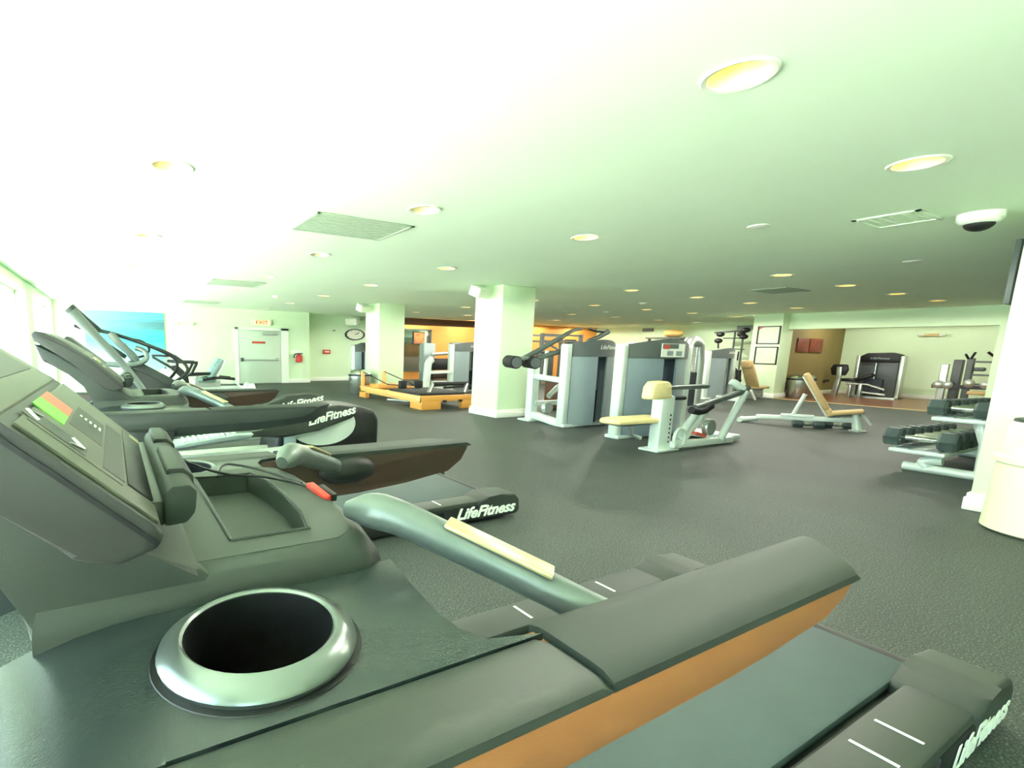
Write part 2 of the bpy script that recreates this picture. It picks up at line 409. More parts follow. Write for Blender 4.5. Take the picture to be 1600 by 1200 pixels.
# door in the far wall
dr = bpy.data.objects.new('door_1', None); COL.objects.link(dr); dr.location = (4.5, YF, 0); struct(dr)
B().box(3.77, 5.22, YF-0.03, YF+0.01, 0.01, 1.82, bev=0.004).done('door_leaf', 'door', dr)
B().box(3.66, 3.76, YF-0.05, YF, 0, 1.9).box(5.23, 5.5, YF-0.05, YF, 0, 1.9).box(3.66, 5.5, YF-0.05, YF, 1.83, 1.9).done('door_frame', 'trim', dr)
pb = B().box(3.86, 5.14, YF-0.10, YF-0.06, 0.80, 0.85, bev=0.008).done('push_bar', 'silver', dr)
B().box(3.82, 3.92, YF-0.11, YF-0.03, 0.76, 0.88, bev=0.01).done('latch', 'cap_grey', pb)
B().box(5.05, 5.12, YF-0.08, YF-0.03, 0.79, 0.87).done('bracket', 'cap_grey', pb)
cl = B().box(4.6, 5.1, YF-0.10, YF-0.03, 1.67, 1.75, bev=0.008).done('door_closer', 'silver', dr)
B().bar((4.65, YF-0.09, 1.78), (5.1, YF-0.06, 1.79), 0.03, 0.012).done('arm', 'silver', cl)
sg = B().box(4.22, 4.68, YF-0.036, YF-0.03, 1.37, 1.44).done('door_sign', 'print_red', dr)

# ------------------------------------------------------------------ ceiling fittings
def make_downlight(lens):
    t = thing('downlight', '', 'ceiling light', (0, 0, ZC), 'recessed ceiling downlights')
    B().lathe([(0.148, 2.4995), (0.148, 2.494), (0.14, 2.489), (0.120, 2.492), (0.116, 2.4995)], 0, 0, 40, closed=True).done('trim_ring', 'lamp_trim', t)
    B().lathe([(0.117, 2.4995), (0.111, 2.525), (0.086, 2.60), (0.071, 2.625), (0.08, 2.625), (0.095, 2.60), (0.123, 2.502)], 0, 0, 36, closed=True).done('reflector', 'lamp_cone', t)
    B().lathe([(0.001, 2.625), (0.076, 2.625), (0.076, 2.617), (0.05, 2.608), (0.001, 2.605)], 0, 0, 32).done('lens', lens, t)
    if lens == 'lamp_lens':
        ld = bpy.data.lights.new('bulb', 'SPOT'); ld.shadow_soft_size = 0.0; ld.spot_size = R(174); ld.spot_blend = 0.15; ld.energy = LAMP_WATTS; ld.color = (1.0, 0.97, 0.86)
        lo = bpy.data.objects.new('bulb', ld); COL.objects.link(lo); lo.parent = t; lo.location = (0, 0, -0.004)
    return t
proto_on, proto_off = make_downlight('lamp_lens'), make_downlight('lamp_off')
used = {True: False, False: False}
for x, y, i, j, side in grid:
    on = not (side == 'left' and (i == 0 or (i == 1 and j > 0) or (i == 2 and j > 4)))
    if side == 'alcove':
        lab = 'added lit round downlight, out of view, in the alcove ceiling over the %s machine' % ('plate loaded' if j == 0 else 'black seated')
    elif side == 'left':
        lab = 'round recessed downlight on the window side, %s row from the camera, %s from the windows' % (ORD[j], ORD[i])
    else:
        lab = 'lit round recessed downlight beyond the columns, %s row from the camera, %s from the columns' % (ORD[j], ORD[i])
    p = proto_on if on else proto_off
    if not used[on]:
        used[on] = True; p.location = (x, y, ZC); p['label'] = lab
    else:
        dup(p, (x, y, ZC), lab)

def ceiling_vent(x0, x1, y0, y1, label, n=9, name='ceiling_vent', m='vent'):
    t = thing(name, label, 'vent', ((x0+x1)/2, (y0+y1)/2, ZC))
    B().box(x0, x1, y0, y1, ZC-0.006, ZC-0.001).done('backing', m, t)
    f = B()
    for a in ((x0, x1, y0, y0+0.035), (x0, x1, y1-0.035, y1), (x0, x0+0.035, y0, y1), (x1-0.035, x1, y0, y1)):
        f.box(a[0], a[1], a[2], a[3], ZC-0.014, ZC-0.003)
    f.done('frame', m, t)
    for k in range(n):
        y = y0+0.05+(y1-y0-0.1)*(k+0.5)/n
        B().box(x0+0.04, x1-0.04, y-0.012, y+0.012, ZC-0.011, ZC-0.005).done('louvre', m, t)
ceiling_vent(1.7, 2.72, 4.48, 5.25, 'large grey square return grille in ceiling above the treadmills')
ceiling_vent(1.7, 2.7, 9.9, 10.75, 'grey ceiling grille second from the camera on the window side')
ceiling_vent(1.85, 2.8, 15.0, 15.85, 'small far grey ceiling grille before the wall with the door')
ceiling_vent(10.7, 11.65, 4.78, 5.4, 'pale ceiling diffuser among the lit downlights beyond the columns')
ceiling_vent(5.9, 6.43, 1.76, 2.2, 'pale white slotted ceiling diffuser near the dome camera', n=5, m='ceiling')
def detector(x, y, label, s=1.0):
    t = thing('smoke_detector', label, 'smoke detector', (x, y, ZC))
    B().lathe([(0.11*s, ZC), (0.11*s, ZC-0.012), (0.09*s, ZC-0.018), (0.001, ZC-0.018)], x, y, 24).done('base', 'white', t)
    B().lathe([(0.075*s, ZC-0.017), (0.068*s, ZC-0.04), (0.03*s, ZC-0.048), (0.001, ZC-0.049)], x, y, 24).done('head', 'offwhite', t)
detector(13.33, 10.58, 'white smoke detector on the ceiling among the far lit downlights')
detector(3.59, 12.34, 'white smoke detector on ceiling in front of the exit sign')
detector(11.55, 8.14, 'white smoke detector on ceiling above the tall shrouded machines')
for x, y, l in ((5.47, 2.74, 'flat white sprinkler cover on ceiling left of the dome camera'), (9.02, 2.68, 'flat white sprinkler cover on ceiling above the dumbbell rack')):
    tag(B().lathe([(0.09, ZC), (0.09, ZC-0.006), (0.08, ZC-0.012), (0.001, ZC-0.012)], x, y, 24).done('sprinkler_cover', 'white'), l, 'sprinkler')
t = thing('dome_camera', 'white dome security camera with dark bubble on ceiling at right', 'security camera', (6.5, 1.56, ZC))
B().lathe([(0.14, ZC), (0.14, ZC-0.05), (0.12, ZC-0.075), (0.10, ZC-0.085), (0.001, ZC-0.085)], 6.5, 1.56, 32).done('housing', 'white', t)
B().sphere((6.5, 1.56, ZC-0.08), 0.095, 0.095, 0.065).done('bubble', 'plastic_dark', t)

# ------------------------------------------------------------------ treadmills
def treadmill(yc, label, near_skirt, far_skirt, clip):
    t = thing('treadmill', label, 'treadmill', (1.2, yc, 0), 'treadmills facing the windows')
    Y = lambda v: yc+v
    B().box(-0.5, 2.70, Y(-0.60), Y(0.60), 0.02, 0.13, bev=0.03).done('deck_frame', 'plastic_dark', t)
    B().box(0.0, 2.56, Y(-0.405), Y(0.405), 0.13, 0.165, bev=0.012).done('belt', 'belt', t)
    B().cyl((2.60, Y(-0.40), 0.115), (2.60, Y(0.40), 0.115), 0.045, 20).done('roller', 'plastic_dark', t)
    for s in (-1, 1):
        rl = B().box(-0.1, 2.5, Y(s*0.52)-0.085, Y(s*0.52)+0.085, 0.12, 0.178, bev=0.014).done('side_rail', 'plastic', t)
        for x in (1.14, 1.50, 1.85, 2.03):
            B().box(x-0.006, x+0.006, Y(s*0.52)-0.055, Y(s*0.52)+0.055, 0.1785, 0.1800).done('marker', 'print_white', rl)
        cap = B().prism([(2.34, 0.03), (2.74, 0.03), (2.765, 0.06), (2.755, 0.15), (2.71, 0.195), (2.56, 0.205), (2.46, 0.2), (2.34, 0.175)], 'y', Y(s*0.40), Y(s*0.615), bev=0.022, seg=3).done('tail_cap', 'plastic', t)
        B().box(2.05, 2.735, Y(s*0.60)-0.012, Y(s*0.60)+0.012, 0.03, 0.15, bev=0.01).done('side_skirt', 'plastic_dark', t)
        if s < 0:
            text('lettering', 'LifeFitness', 0.115, (2.42, Y(-0.6165), 0.095), (1, 0, 0), (0, 0, 1), 'print_white', cap, 0.001, shear=0.35, sx=1.15, bold=0.004)
    B().prism([(-0.78, 0.03), (-0.78, 0.18), (-0.6, 0.34), (-0.15, 0.36), (0.06, 0.2), (0.06, 0.03)], 'y', Y(-0.55), Y(0.55), bev=0.04, seg=3).done('motor_cover', 'plastic', t)
    for s in (-1, 1):
        B().prism([(-0.28, 0.05), (0.0, 0.05), (0.28, 0.86), (0.02, 0.88)], 'y', Y(s*0.52), Y(s*0.62), bev=0.02).done('upright', 'plastic_light', t)
        # arm: lower skirt and padded top
        inner = [(-0.3, 0.945), (1.175, 0.945), (1.17, 0.925), (1.145, 0.885), (1.085, 0.845), (0.9, 0.822), (0.713, 0.808), (0.3, 0.80), (-0.3, 0.80)]
        outer = [(-0.3, 0.945), (1.052, 0.945), (1.048, 0.93), (1.025, 0.91), (0.965, 0.888), (0.8, 0.878), (0.7, 0.873), (0.3, 0.868), (-0.3, 0.868)]
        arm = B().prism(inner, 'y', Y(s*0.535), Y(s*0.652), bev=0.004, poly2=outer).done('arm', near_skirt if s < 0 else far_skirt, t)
        bm = B()
        def top(x0, xi, xo, vi, vo):
            n = 8; rows = []
            for k in range(n+1):
                u = k/n; v = vi + (vo-vi)*u; z = 0.957 - 0.007*max(0, (u-0.8)/0.2)**2 - 0.006*max(0, (0.15-u)/0.15)
                xe = xi + (xo-xi)*u**1.25
                rows.append([bm.bm.verts.new((x0, Y(s*v), z)), bm.bm.verts.new((xe-0.02, Y(s*v), z)), bm.bm.verts.new((xe, Y(s*v), z-0.010)), bm.bm.verts.new((xe-0.005, Y(s*v), 0.938)), bm.bm.verts.new((x0, Y(s*v), 0.938))])
            for a, b in zip(rows, rows[1:]):
                for q in range(5): bm.bm.faces.new((a[q], a[(q+1) % 5], b[(q+1) % 5], b[q]))
            bm.bm.faces.new(rows[0]); bm.bm.faces.new(rows[-1][::-1])
        top(0.452, 1.185, 1.06, 0.53, 0.657); bm.done('arm_pad', 'plastic_light', arm)
        bm = B(); top(-0.3, 0.453, 0.453, 0.558, 0.657); bm.done('arm_shoulder', 'plastic', arm)
        # wing with the cup holder
        vs = lambda v: Y(s*v)
        outer2 = [(0.018, vs(0.28)), (0.385, vs(0.28)), (0.372, vs(0.36)), (0.36, vs(0.45)), (0.362, vs(0.50)), (0.38, vs(0.535)), (0.45, vs(0.556)), (0.018, vs(0.556))]
        hole = [(0.132+0.099*math.cos(a), vs(0.424)+0.099*math.sin(a)) for a in [2*math.pi*k/32 for k in range(32)]]
        wing = B().holed(outer2, hole, 0.954, 0.12, 0.135).done('wing', 'plastic_glossy', t)
        B().prism([(0.018, 0.954), (-0.02, 0.952), (-0.06, 0.946), (-0.10, 0.935), (-0.15, 0.916), (-0.21, 0.885), (-0.28, 0.84), (-0.36, 0.76), (-0.40, 0.68), (0.018, 0.80)], 'y', vs(0.28), vs(0.558), bev=0.0).done('wing_front', 'plastic_glossy', t, angle=60)
        B().box(0.30, 0.372, vs(0.415)-0.13, vs(0.415)+0.13, 0.84, 0.94, bev=0.02).done('wing_rear', 'plastic', t)
        ring = B().lathe([(0.085, 0.952), (0.085, 0.976), (0.088, 0.9785), (0.092, 0.9785), (0.111, 0.9655), (0.1125, 0.961), (0.109, 0.952), (0.098, 0.951)], 0.132, vs(0.424), 48, closed=True).done('cup_holder', 'ring_metal', t)
        B().lathe([(0.108, 0.9535), (0.108, 0.9555), (0.1185, 0.9552), (0.1195, 0.9535)], 0.132, vs(0.424), 48, closed=True).done('seal', 'black', ring)
        B().lathe([(0.0852, 0.955), (0.0852, 0.974), (0.084, 0.975), (0.079, 0.83), (0.0805, 0.826), (0.0865, 0.9)], 0.132, vs(0.424), 40, closed=True).lathe([(0.081, 0.832), (0.081, 0.828), (0.001, 0.828)], 0.132, vs(0.424), 40).done('cup_well', 'black', ring)
        # heart-rate grip
        g = B().tube([(0.64, vs(0.545), 0.905), (0.60, vs(0.50), 0.922), (0.54, vs(0.43), 0.955), (0.45, vs(0.33), 1.0), (0.405, vs(0.275), 1.022), (0.375, vs(0.235), 1.027), (0.345, vs(0.195), 1.02)],
                     [0.024, 0.026, 0.027, 0.028, 0.029, 0.033, 0.015], 18, sm=2).done('grip', 'grip_grey', t)
        d = Vector((0.45-0.565, (vs(0.33)-vs(0.465)), 1.0-0.94)).normalized(); sd = Vector((-d.y, d.x, 0)).normalized()
        B().obox(Vector((0.505, vs(0.394), 0.973)) + d.cross(sd)*(0.0262 if d.cross(sd).z > 0 else -0.0262), d, sd, 0.088, 0.021, 0.004, bev=0.003).done('sensor_plate', 'sensor', g)
        B().sphere((0.67, vs(0.535), 0.893), 0.105, 0.04, 0.048).done('grip_mount', 'plastic_dark', t)
    # raised centre with tray
    c = B()
    tr = [(0.150, Y(-0.205)), (0.265, Y(-0.205)), (0.282, Y(-0.12)), (0.288, Y(0)), (0.282, Y(0.12)), (0.265, Y(0.205)), (0.150, Y(0.205))]
    oc = [(-0.09, Y(-0.262)), (0.30, Y(-0.262)), (0.335, Y(-0.235)), (0.352, Y(-0.15)), (0.358, Y(0)), (0.352, Y(0.15)), (0.335, Y(0.235)), (0.30, Y(0.262)), (-0.09, Y(0.262))]
    c.holed(oc, tr, 1.0, 0.001, 0.045)
    o2 = [(-0.105, Y(-0.298)), (0.33, Y(-0.298)), (0.375, Y(-0.265)), (0.395, Y(-0.16)), (0.402, Y(0)), (0.395, Y(0.16)), (0.375, Y(0.265)), (0.33, Y(0.298)), (-0.105, Y(0.298))]
    def mid(u, z): return [c.bm.verts.new((a[0]+(b[0]-a[0])*u, a[1]+(b[1]-a[1])*u, z)) for a, b in zip(oc, o2)]
    lv = [mid(0, 0.999), mid(0.25, 0.996), mid(0.55, 0.986), mid(0.85, 0.97), mid(1.0, 0.952), mid(1.02, 0.90), mid(0.8, 0.82)]
    for a, b in zip(lv, lv[1:]):
        for k in range(9): c.bm.faces.new((a[k], b[k], b[(k+1) % 9], a[(k+1) % 9]))
    ct = c.done('centre_console', 'plastic', t, angle=50)
    B().tube([(p[0]+(-0.006 if p[0] < 0.2 else 0.006), p[1]*1.0, 1.0005) for p in tr+tr[:1]], 0.0035, 8).done('tray_rim', 'plastic', ct)
    # neck and console
    B().prism([(-0.108, 0.93), (-0.113, 0.98), (-0.118, 1.02), (-0.14, 1.07), (-0.21, 1.14), (-0.33, 1.2), (-0.36, 1.29), (-0.2, 1.2), (-0.05, 1.07), (0.02, 1.02), (0.09, 1.0), (0.12, 0.97), (0.12, 0.93)], 'y', Y(-0.285), Y(0.285), bev=0.012).done('neck', 'plastic', t)
    co = B().prism([(0.044, 1.068), (0.03, 1.083), (-0.109, 1.217), (-0.205, 1.287), (-0.31, 1.345), (-0.345, 1.355), (-0.365, 1.335), (-0.355, 1.305), (-0.2, 1.195), (-0.115, 1.125), (-0.055, 1.05), (-0.01, 1.035), (0.036, 1.05)], 'y', Y(-0.32), Y(0.32), bev=0.008, seg=3).done('console', 'console_dark', t, angle=30)
    for s in (-1, 1):
        gv = B(); pts = [(0.034, 1.058), (-0.112, 1.2), (-0.207, 1.27), (-0.32, 1.332)]
        for a, b in zip(pts, pts[1:]): gv.bar((a[0], Y(s*0.3195), a[1]), (b[0], Y(s*0.3195), b[1]), 0.005, 0.006)
        gv.done('bezel_groove', 'black', co)
    fx, fz = -0.716, 0.698                                        # up the console face
    def fp(u, v, h=0.0):                                          # point on the lower console face
        return Vector((0.036+fx*u + 0.698*h, Y(v), 1.0765+fz*u + 0.716*h))
    n_ = (0.698, 0, 0.716)
    def slab(u0, u1, v0, v1, h0, h1, name, m, par, bev=0.0):
        c0 = (fp(u0, v0, h0)+fp(u1, v1, h1))/2
        return B().obox(c0, (fx, 0, fz), (0, 1, 0), abs(u1-u0)/2, abs(v1-v0)/2, abs(h1-h0)/2, bev).done(name, m, par)
    slab(0.0, 0.193, -0.305, 0.305, -0.002, 0.005, 'face_panel', 'console', co, 0.003)
    B().prism([(-0.113, 1.2235), (-0.205, 1.2905), (-0.31, 1.3485), (-0.31, 1.344), (-0.205, 1.286), (-0.113, 1.217)], 'y', Y(-0.305), Y(0.305), bev=0.001).done('screen_panel', 'console', co)
    B().prism([(-0.145, 1.2485), (-0.205, 1.2920), (-0.29, 1.3390), (-0.29, 1.336), (-0.205, 1.289), (-0.145, 1.245)], 'y', Y(-0.24), Y(0.24)).done('screen', 'console_dark', co)
    kp = slab(0.054, 0.187, -0.255, 0.255, 0.0045, 0.0062, 'button_area', 'console', co, 0.0012)
    slab(0.150, 0.197, -0.148, -0.06, 0.006, 0.0075, 'start_button', 'sticker_green', kp)
    slab(0.150, 0.197, -0.058, 0.032, 0.006, 0.0075, 'stop_button', 'sticker_red', kp)
    slab(0.110, 0.196, -0.242, -0.186, 0.006, 0.0068, 'speed_key', 'console_dark', kp)
    slab(0.052, 0.085, -0.235, 0.16, 0.006, 0.0068, 'preset_key', 'console_dark', kp)
    slab(0.090, 0.145, -0.10, 0.12, 0.006, 0.0066, 'number_keys', 'console_dark', kp)
    for u, sg_ in ((0.186, 1), (0.124, -1)):
        for e in (-1, 1):
            a = fp(u+sg_*0.009, -0.214, 0.008); b = fp(u-sg_*0.009, -0.214+e*0.018, 0.008)
            B().bar(a, b, 0.004, 0.001).done('arrow_mark', 'print_white', kp)
    for q in range(5):
        a = fp(0.098+0.009*q, 0.03, 0.008)
        B().obox(a, (fx, 0, fz), (0, 1, 0), 0.002, 0.014-0.002*q, 0.0005).done('printed_mark', 'print_white', kp)
    slab(0.002, 0.046, -0.23, 0.26, 0.0045, 0.0075, 'data_port_strip', 'black', co, 0.001)
    slab(0.006, 0.03, 0.215, 0.245, 0.0075, 0.0085, 'warning_sticker', 'sensor', co)
    sb = B().prism([(0.048, 1.050), (0.078, 1.052), (0.090, 1.066), (0.094, 1.098), (0.084, 1.108), (0.060, 1.108), (0.050, 1.098)], 'y', Y(-0.245), Y(0.255), bev=0.006, seg=2).done('stop_bar', 'plastic_light', t)
    for v0, v1 in ((-0.17, 0.02), (0.10, 0.25)):
        B().prism([(0.058, 1.106), (0.062, 1.116), (0.084, 1.115), (0.098, 1.102), (0.098, 1.08), (0.092, 1.08), (0.084, 1.104)], 'y', Y(v0), Y(v1), bev=0.003).done('bar_cover', 'plastic_light', sb)
    B().box(0.030, 0.05, Y(-0.235), Y(0.245), 1.05, 1.086, bev=0.004).done('slot', 'plastic', sb)
    if clip:
        cd = B().tube([(0.085, Y(0.26), 1.062), (0.15, Y(0.245), 1.022), (0.21, Y(0.16), 1.012), (0.28, Y(0.13), 1.010), (0.335, Y(0.05), 1.008), (0.356, Y(0.0), 1.004)], 0.0030, 8, sm=2).done('safety_cord', 'black', t)
        B().tube([(0.19, Y(0.17), 1.008), (0.215, Y(0.25), 1.02), (0.26, Y(0.24), 1.012), (0.31, Y(0.17), 1.006), (0.345, Y(0.05), 1.006)], 0.0028, 8, sm=2).done('cord_loop', 'black', cd)
        B().obox((0.358, Y(-0.02), 1.004), (0.12, -1, -0.12), (1, 0.12, 0), 0.042, 0.0085, 0.006, bev=0.003).done('clip', 'red', cd)
        B().obox((0.372, Y(-0.035), 1.004), (0.12, -1, -0.12), (1, 0.12, 0), 0.03, 0.006, 0.008, bev=0.003).done('clip_spring', 'black', cd)
    return t
treadmill(0.965, 'large treadmill in the foreground with cup holder and orange-brown reflection coloured into its arm side', 'arm_orange_reflection', 'arm_brown', True)
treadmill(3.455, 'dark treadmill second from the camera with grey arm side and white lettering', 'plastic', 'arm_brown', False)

# ------------------------------------------------------------------ elliptical trainer beyond the second treadmill
def elliptical(y0, label):
    t = thing('elliptical_trainer', label, 'elliptical', (1.1, y0+0.55, 0))
    yn, yf = y0, y0+1.0
    yc = y0+0.5
    B().tube([(-0.7, yc, 0.09), (2.3, yc, 0.09)], 0.07, 14).done('base_beam', 'silver', t)
    for x in (-0.6, 2.3):
        B().box(x-0.08, x+0.08, yn-0.05, yf+0.05, 0.0, 0.1, bev=0.02).done('foot', 'plastic_dark', t)
    for y in (yn, yf):
        B().tube([(0.3, y, 0.15), (1.62, y, 0.185)], 0.045, 14).done('ramp_rail', 'frame_white', t)
        B().box(1.58, 1.70, y-0.04, y+0.04, 0.1, 0.36, bev=0.01).done('rail_post', 'shroud_blue', t)
        dz = 0.0 if y == yn else 0.04
        lv = B().prism([(0.9, 0.345+dz), (1.3, 0.36+dz), (1.55, 0.33+dz), (1.95, 0.385+dz), (2.35, 0.50+dz), (2.43, 0.56+dz), (2.40, 0.63+dz), (2.2, 0.66+dz), (1.9, 0.64+dz), (1.5, 0.47+dz), (1.3, 0.425+dz), (0.9, 0.40+dz)], 'y', y-0.07, y+0.07, bev=0.03, seg=3).done('pedal_lever', 'plastic', t)
        text('lettering', 'LifeFitness', 0.13, (2.1, y-0.075, 0.545+dz), (0.97, 0, 0.2), (-0.2, 0, 0.97), 'print_white', lv, 0.001, shear=0.35, sx=1.05, bold=0.004)
        pd = B().prism([(0.40, 0.30+dz), (1.18, 0.37+dz), (1.22, 0.415+dz), (1.05, 0.41+dz), (0.62, 0.365+dz), (0.42, 0.35+dz), (0.38, 0.325+dz)], 'y', y-0.17, y+0.17, bev=0.02, seg=3).done('pedal', 'shroud', t)
        for k in range(10):
            x = 0.56+k*0.052
            B().bar((x, y-0.12, 0.374+dz+(x-0.6)*0.098), (x, y+0.12, 0.374+dz+(x-0.6)*0.098), 0.02, 0.02).done('tread_rib', 'frame_white', pd)
        # handles
    h = B().prism([(1.5, 0.02), (2.72, 0.02), (2.80, 0.12), (2.81, 0.44), (2.76, 0.55), (2.6, 0.60), (2.3, 0.62), (1.9, 0.55), (1.55, 0.33)], 'y', yn+0.13, yf-0.13, bev=0.06, seg=3).done('rear_housing', 'plastic_dark', t)
    B().prism([(2.07+0.40*math.cos(2*math.pi*k/48), 0.42+0.235*math.sin(2*math.pi*k/48)) for k in range(48)], 'y', yn+0.09, yn+0.14, bev=0.008).done('crank_disc', 'frame_white', h)
    B().prism([(-0.72, 0.05), (-0.3, 0.05), (-0.2, 0.55), (-0.28, 1.02), (-0.42, 1.0), (-0.6, 0.5)], 'y', yc-0.16, yc+0.16, bev=0.05, seg=3).done('front_pillar', 'frame_white', t)
    B().prism([(-0.42, 1.30), (-0.10, 1.06), (-0.06, 1.10), (-0.36, 1.36)], 'y', yc-0.26, yc+0.26, bev=0.015).done('console', 'console_dark', t)
    for s, hz in ((-1, 0.0), (1, -0.04)):
        y = yc+s*0.38
        B().tube([(0.45, y, 0.36), (0.3, y, 0.75), (0.12, y, 1.05), (-0.1, y+s*0.03, 1.33), (-0.30, y+s*0.05, 1.57+hz)], [0.03, 0.03, 0.03, 0.035, 0.05], 14, sm=2).done('swing_arm', 'grip_grey', t)
    return t
elliptical(5.2, 'elliptical trainer with ridged pedals and pale rear disc behind the second treadmill')

# ------------------------------------------------------------------ machines far left
def cross_trainer():
    y = 8.0
    t = thing('cross_trainer', 'grey cross trainer with long curved handles in front of the sea painting', 'cross trainer', (0.4, y, 0))
    B().prism([(-0.6, 0.02), (1.3, 0.02), (1.3, 0.3), (0.75, 0.75), (0.45, 0.95), (0.2, 0.98), (-0.1, 0.7), (-0.5, 0.4)], 'y', y-0.2, y+0.2, bev=0.05).done('drive_housing', 'plastic_dark', t)
    B().prism([(0.2, 0.97), (0.72, 0.70), (1.2, 0.42), (1.2, 0.5), (0.74, 0.80), (0.3, 1.06), (0.18, 1.05)], 'y', y-0.22, y+0.22, bev=0.02).done('top_cover', 'plastic_light', t)
    B().bar((0.30, y, 1.0), (0.12, y, 1.3), 0.12, 0.08, bev=0.02).done('console_mast', 'grip_grey', t)
    B().obox((-0.06, y, 1.27), (0.8, 0, -0.6), (0, 1, 0), 0.27, 0.22, 0.03, bev=0.015).done('console', 'console_dark', t)
    for k, s in enumerate((-1, 1)):
        yy = y+s*0.3
        B().tube([(-0.42, yy, 1.51), (-0.1, yy, 1.46), (0.2, yy, 1.37), (0.62, yy, 1.21), (0.85, yy, 1.08), (0.95-0.09*k, yy, 0.95), (0.88-0.07*k, yy, 0.85), (0.70, yy, 0.74)], 0.022, 10, sm=2).done('curved_handle', 'rubber_black', t)
        B().tube([(0.30, y+s*0.26, 1.02), (0.27, y+s*0.3, 1.12), (0.12, y+s*0.32, 1.25), (-0.02, y+s*0.33, 1.43)], [0.03, 0.04, 0.05, 0.052], 12, sm=2).done('swing_arm', 'grip_grey', t)
    B().tube([(-0.1, y-0.3, 1.02), (0.25, y-0.32, 1.0), (0.42, y-0.3, 1.08), (0.40, y-0.28, 1.2), (0.28, y-0.25, 1.24)], 0.035, 12, sm=2).done('fixed_handle', 'grip_grey', t)
    B().tube([(0.25, y+0.3, 1.36), (0.40, y+0.3, 1.34), (0.50, y+0.3, 1.22), (0.42, y+0.3, 1.12), (0.28, y+0.3, 1.09)], 0.018, 10, sm=2).done('cup_bracket', 'rubber_black', t)
    B().box(-0.5, 1.3, y-0.3, y+0.3, 0, 0.06, bev=0.02).done('base', 'silver', t)
    B().tube([(-0.46, y-0.28, 1.74), (-0.3, y-0.28, 1.57), (-0.15, y-0.28, 1.42)], 0.07, 14).done('foam_grip', 'plastic_light', t)
cross_trainer()
def exercise_bike():
    y = 11.6
    t = thing('exercise_bike', 'upright exercise bike with dark reading rack before the sea painting', 'exercise bike', (1.2, y, 0))
    B().box(0.6, 2.0, y-0.06, y+0.06, 0.03, 0.1, bev=0.02).done('base_beam', 'silver', t)
    for x in (0.62, 1.98): B().box(x-0.06, x+0.06, y-0.35, y+0.35, 0, 0.07, bev=0.02).done('foot', 'plastic_dark', t)
    B().prism([(0.7, 0.1), (1.4, 0.1), (1.35, 0.5), (1.1, 0.75), (0.9, 0.8), (0.72, 0.5)], 'y', y-0.1, y+0.1, bev=0.04).done('drive_housing', 'frame_white', t)
    B().bar((1.05, y, 0.7), (0.98, y, 1.0), 0.08, 0.1).done('mast', 'frame_white', t)
    B().bar((0.7, y-0.05, 1.06), (1.18, y-0.05, 1.05), 0.30, 0.04, bev=0.01).done('reading_rack', 'plastic_dark', t)
    B().bar((0.72, y, 1.03), (1.08, y, 0.80), 0.22, 0.05, bev=0.01).done('console', 'console_dark', t)
    for s in (-1, 1):
        B().tube([(1.0, y, 0.95), (1.15, y+s*0.25, 0.93), (1.58, y+s*0.28, 0.92)], 0.03, 10, sm=2).done('handlebar', 'rubber_black', t)
        B().tube([(1.55, y+s*0.28, 0.9), (1.45, y+s*0.28, 0.7), (1.3, y+s*0.2, 0.6)], 0.03, 10).done('bar_stay', 'plastic_dark', t)
        B().box(1.0+s*0.15, 1.2+s*0.15, y+s*0.2-0.05, y+s*0.2+0.05, 0.25-s*0.08, 0.29-s*0.08, bev=0.01).done('pedal', 'plastic_dark', t)
    B().bar((1.5, y, 0.1), (1.6, y, 0.62), 0.07).done('seat_post', 'silver', t)
    B().prism([(1.4, 0.62), (1.85, 0.64), (1.88, 0.70), (1.6, 0.7), (1.4, 0.67)], 'y', y-0.13, y+0.13, bev=0.03).done('saddle', 'plastic_dark', t)
exercise_bike()
def recumbent():
    y = 14.6
    t = thing('recumbent_bike', 'recumbent exercise bike with tilted pale teal ribbed backrest', 'exercise bike', (2.3, y, 0))
    B().box(1.2, 3.3, y-0.08, y+0.08, 0.05, 0.16, bev=0.03).done('base_beam', 'frame_white', t)
    for x in (1.25, 3.25): B().box(x-0.06, x+0.06, y-0.4, y+0.4, 0, 0.08, bev=0.02).done('foot', 'plastic_dark', t)
    B().prism([(1.1, 0.15), (1.8, 0.15), (1.75, 0.5), (1.5, 0.75), (1.2, 0.7)], 'y', y-0.14, y+0.14, bev=0.04).done('drive_housing', 'plastic_dark', t)
    B().bar((1.45, y, 0.7), (1.35, y, 1.0), 0.1, 0.1).done('mast', 'frame_white', t)
    bk = B().obox((2.47, y, 0.66), (0.55, 0, 0.83), (0, 1, 0), 0.30, 0.24, 0.06, bev=0.03).done('backrest', 'teal_pad', t)
    for k in range(7):
        s = -0.24+k*0.08
        B().obox((2.47+0.55*s-0.055, y, 0.66+0.83*s+0.035), (0.55, 0, 0.83), (0, 1, 0), 0.028, 0.22, 0.012, bev=0.008).done('rib', 'teal_pad', bk)
    for s in (-1, 1):
        B().tube([(2.75, y+s*0.2, 0.88), (2.62, y+s*0.2, 0.6), (2.45, y+s*0.2, 0.36)], 0.03, 10, sm=1).done('back_frame', 'frame_white', t)
        B().tube([(2.1, y+s*0.3, 0.36), (2.5, y+s*0.33, 0.42), (2.95, y+s*0.3, 0.37)], 0.04, 10, sm=1).done('side_handle', 'plastic_dark', t)
    B().prism([(1.95, 0.30), (2.45, 0.28), (2.48, 0.38), (1.95, 0.4)], 'y', y-0.24, y+0.24, bev=0.03).done('seat', 'teal_pad', t)
    B().box(2.0, 2.6, y-0.1, y+0.1, 0.14, 0.32).done('seat_carriage', 'silver', t)
    B().bar((3.2, y-0.25, 0.06), (3.0, y-0.1, 0.28), 0.04).bar((3.3, y-0.25, 0.06), (3.3, y-0.25, 0.3), 0.06).done('rear_stay', 'frame_white', t)
recumbent()

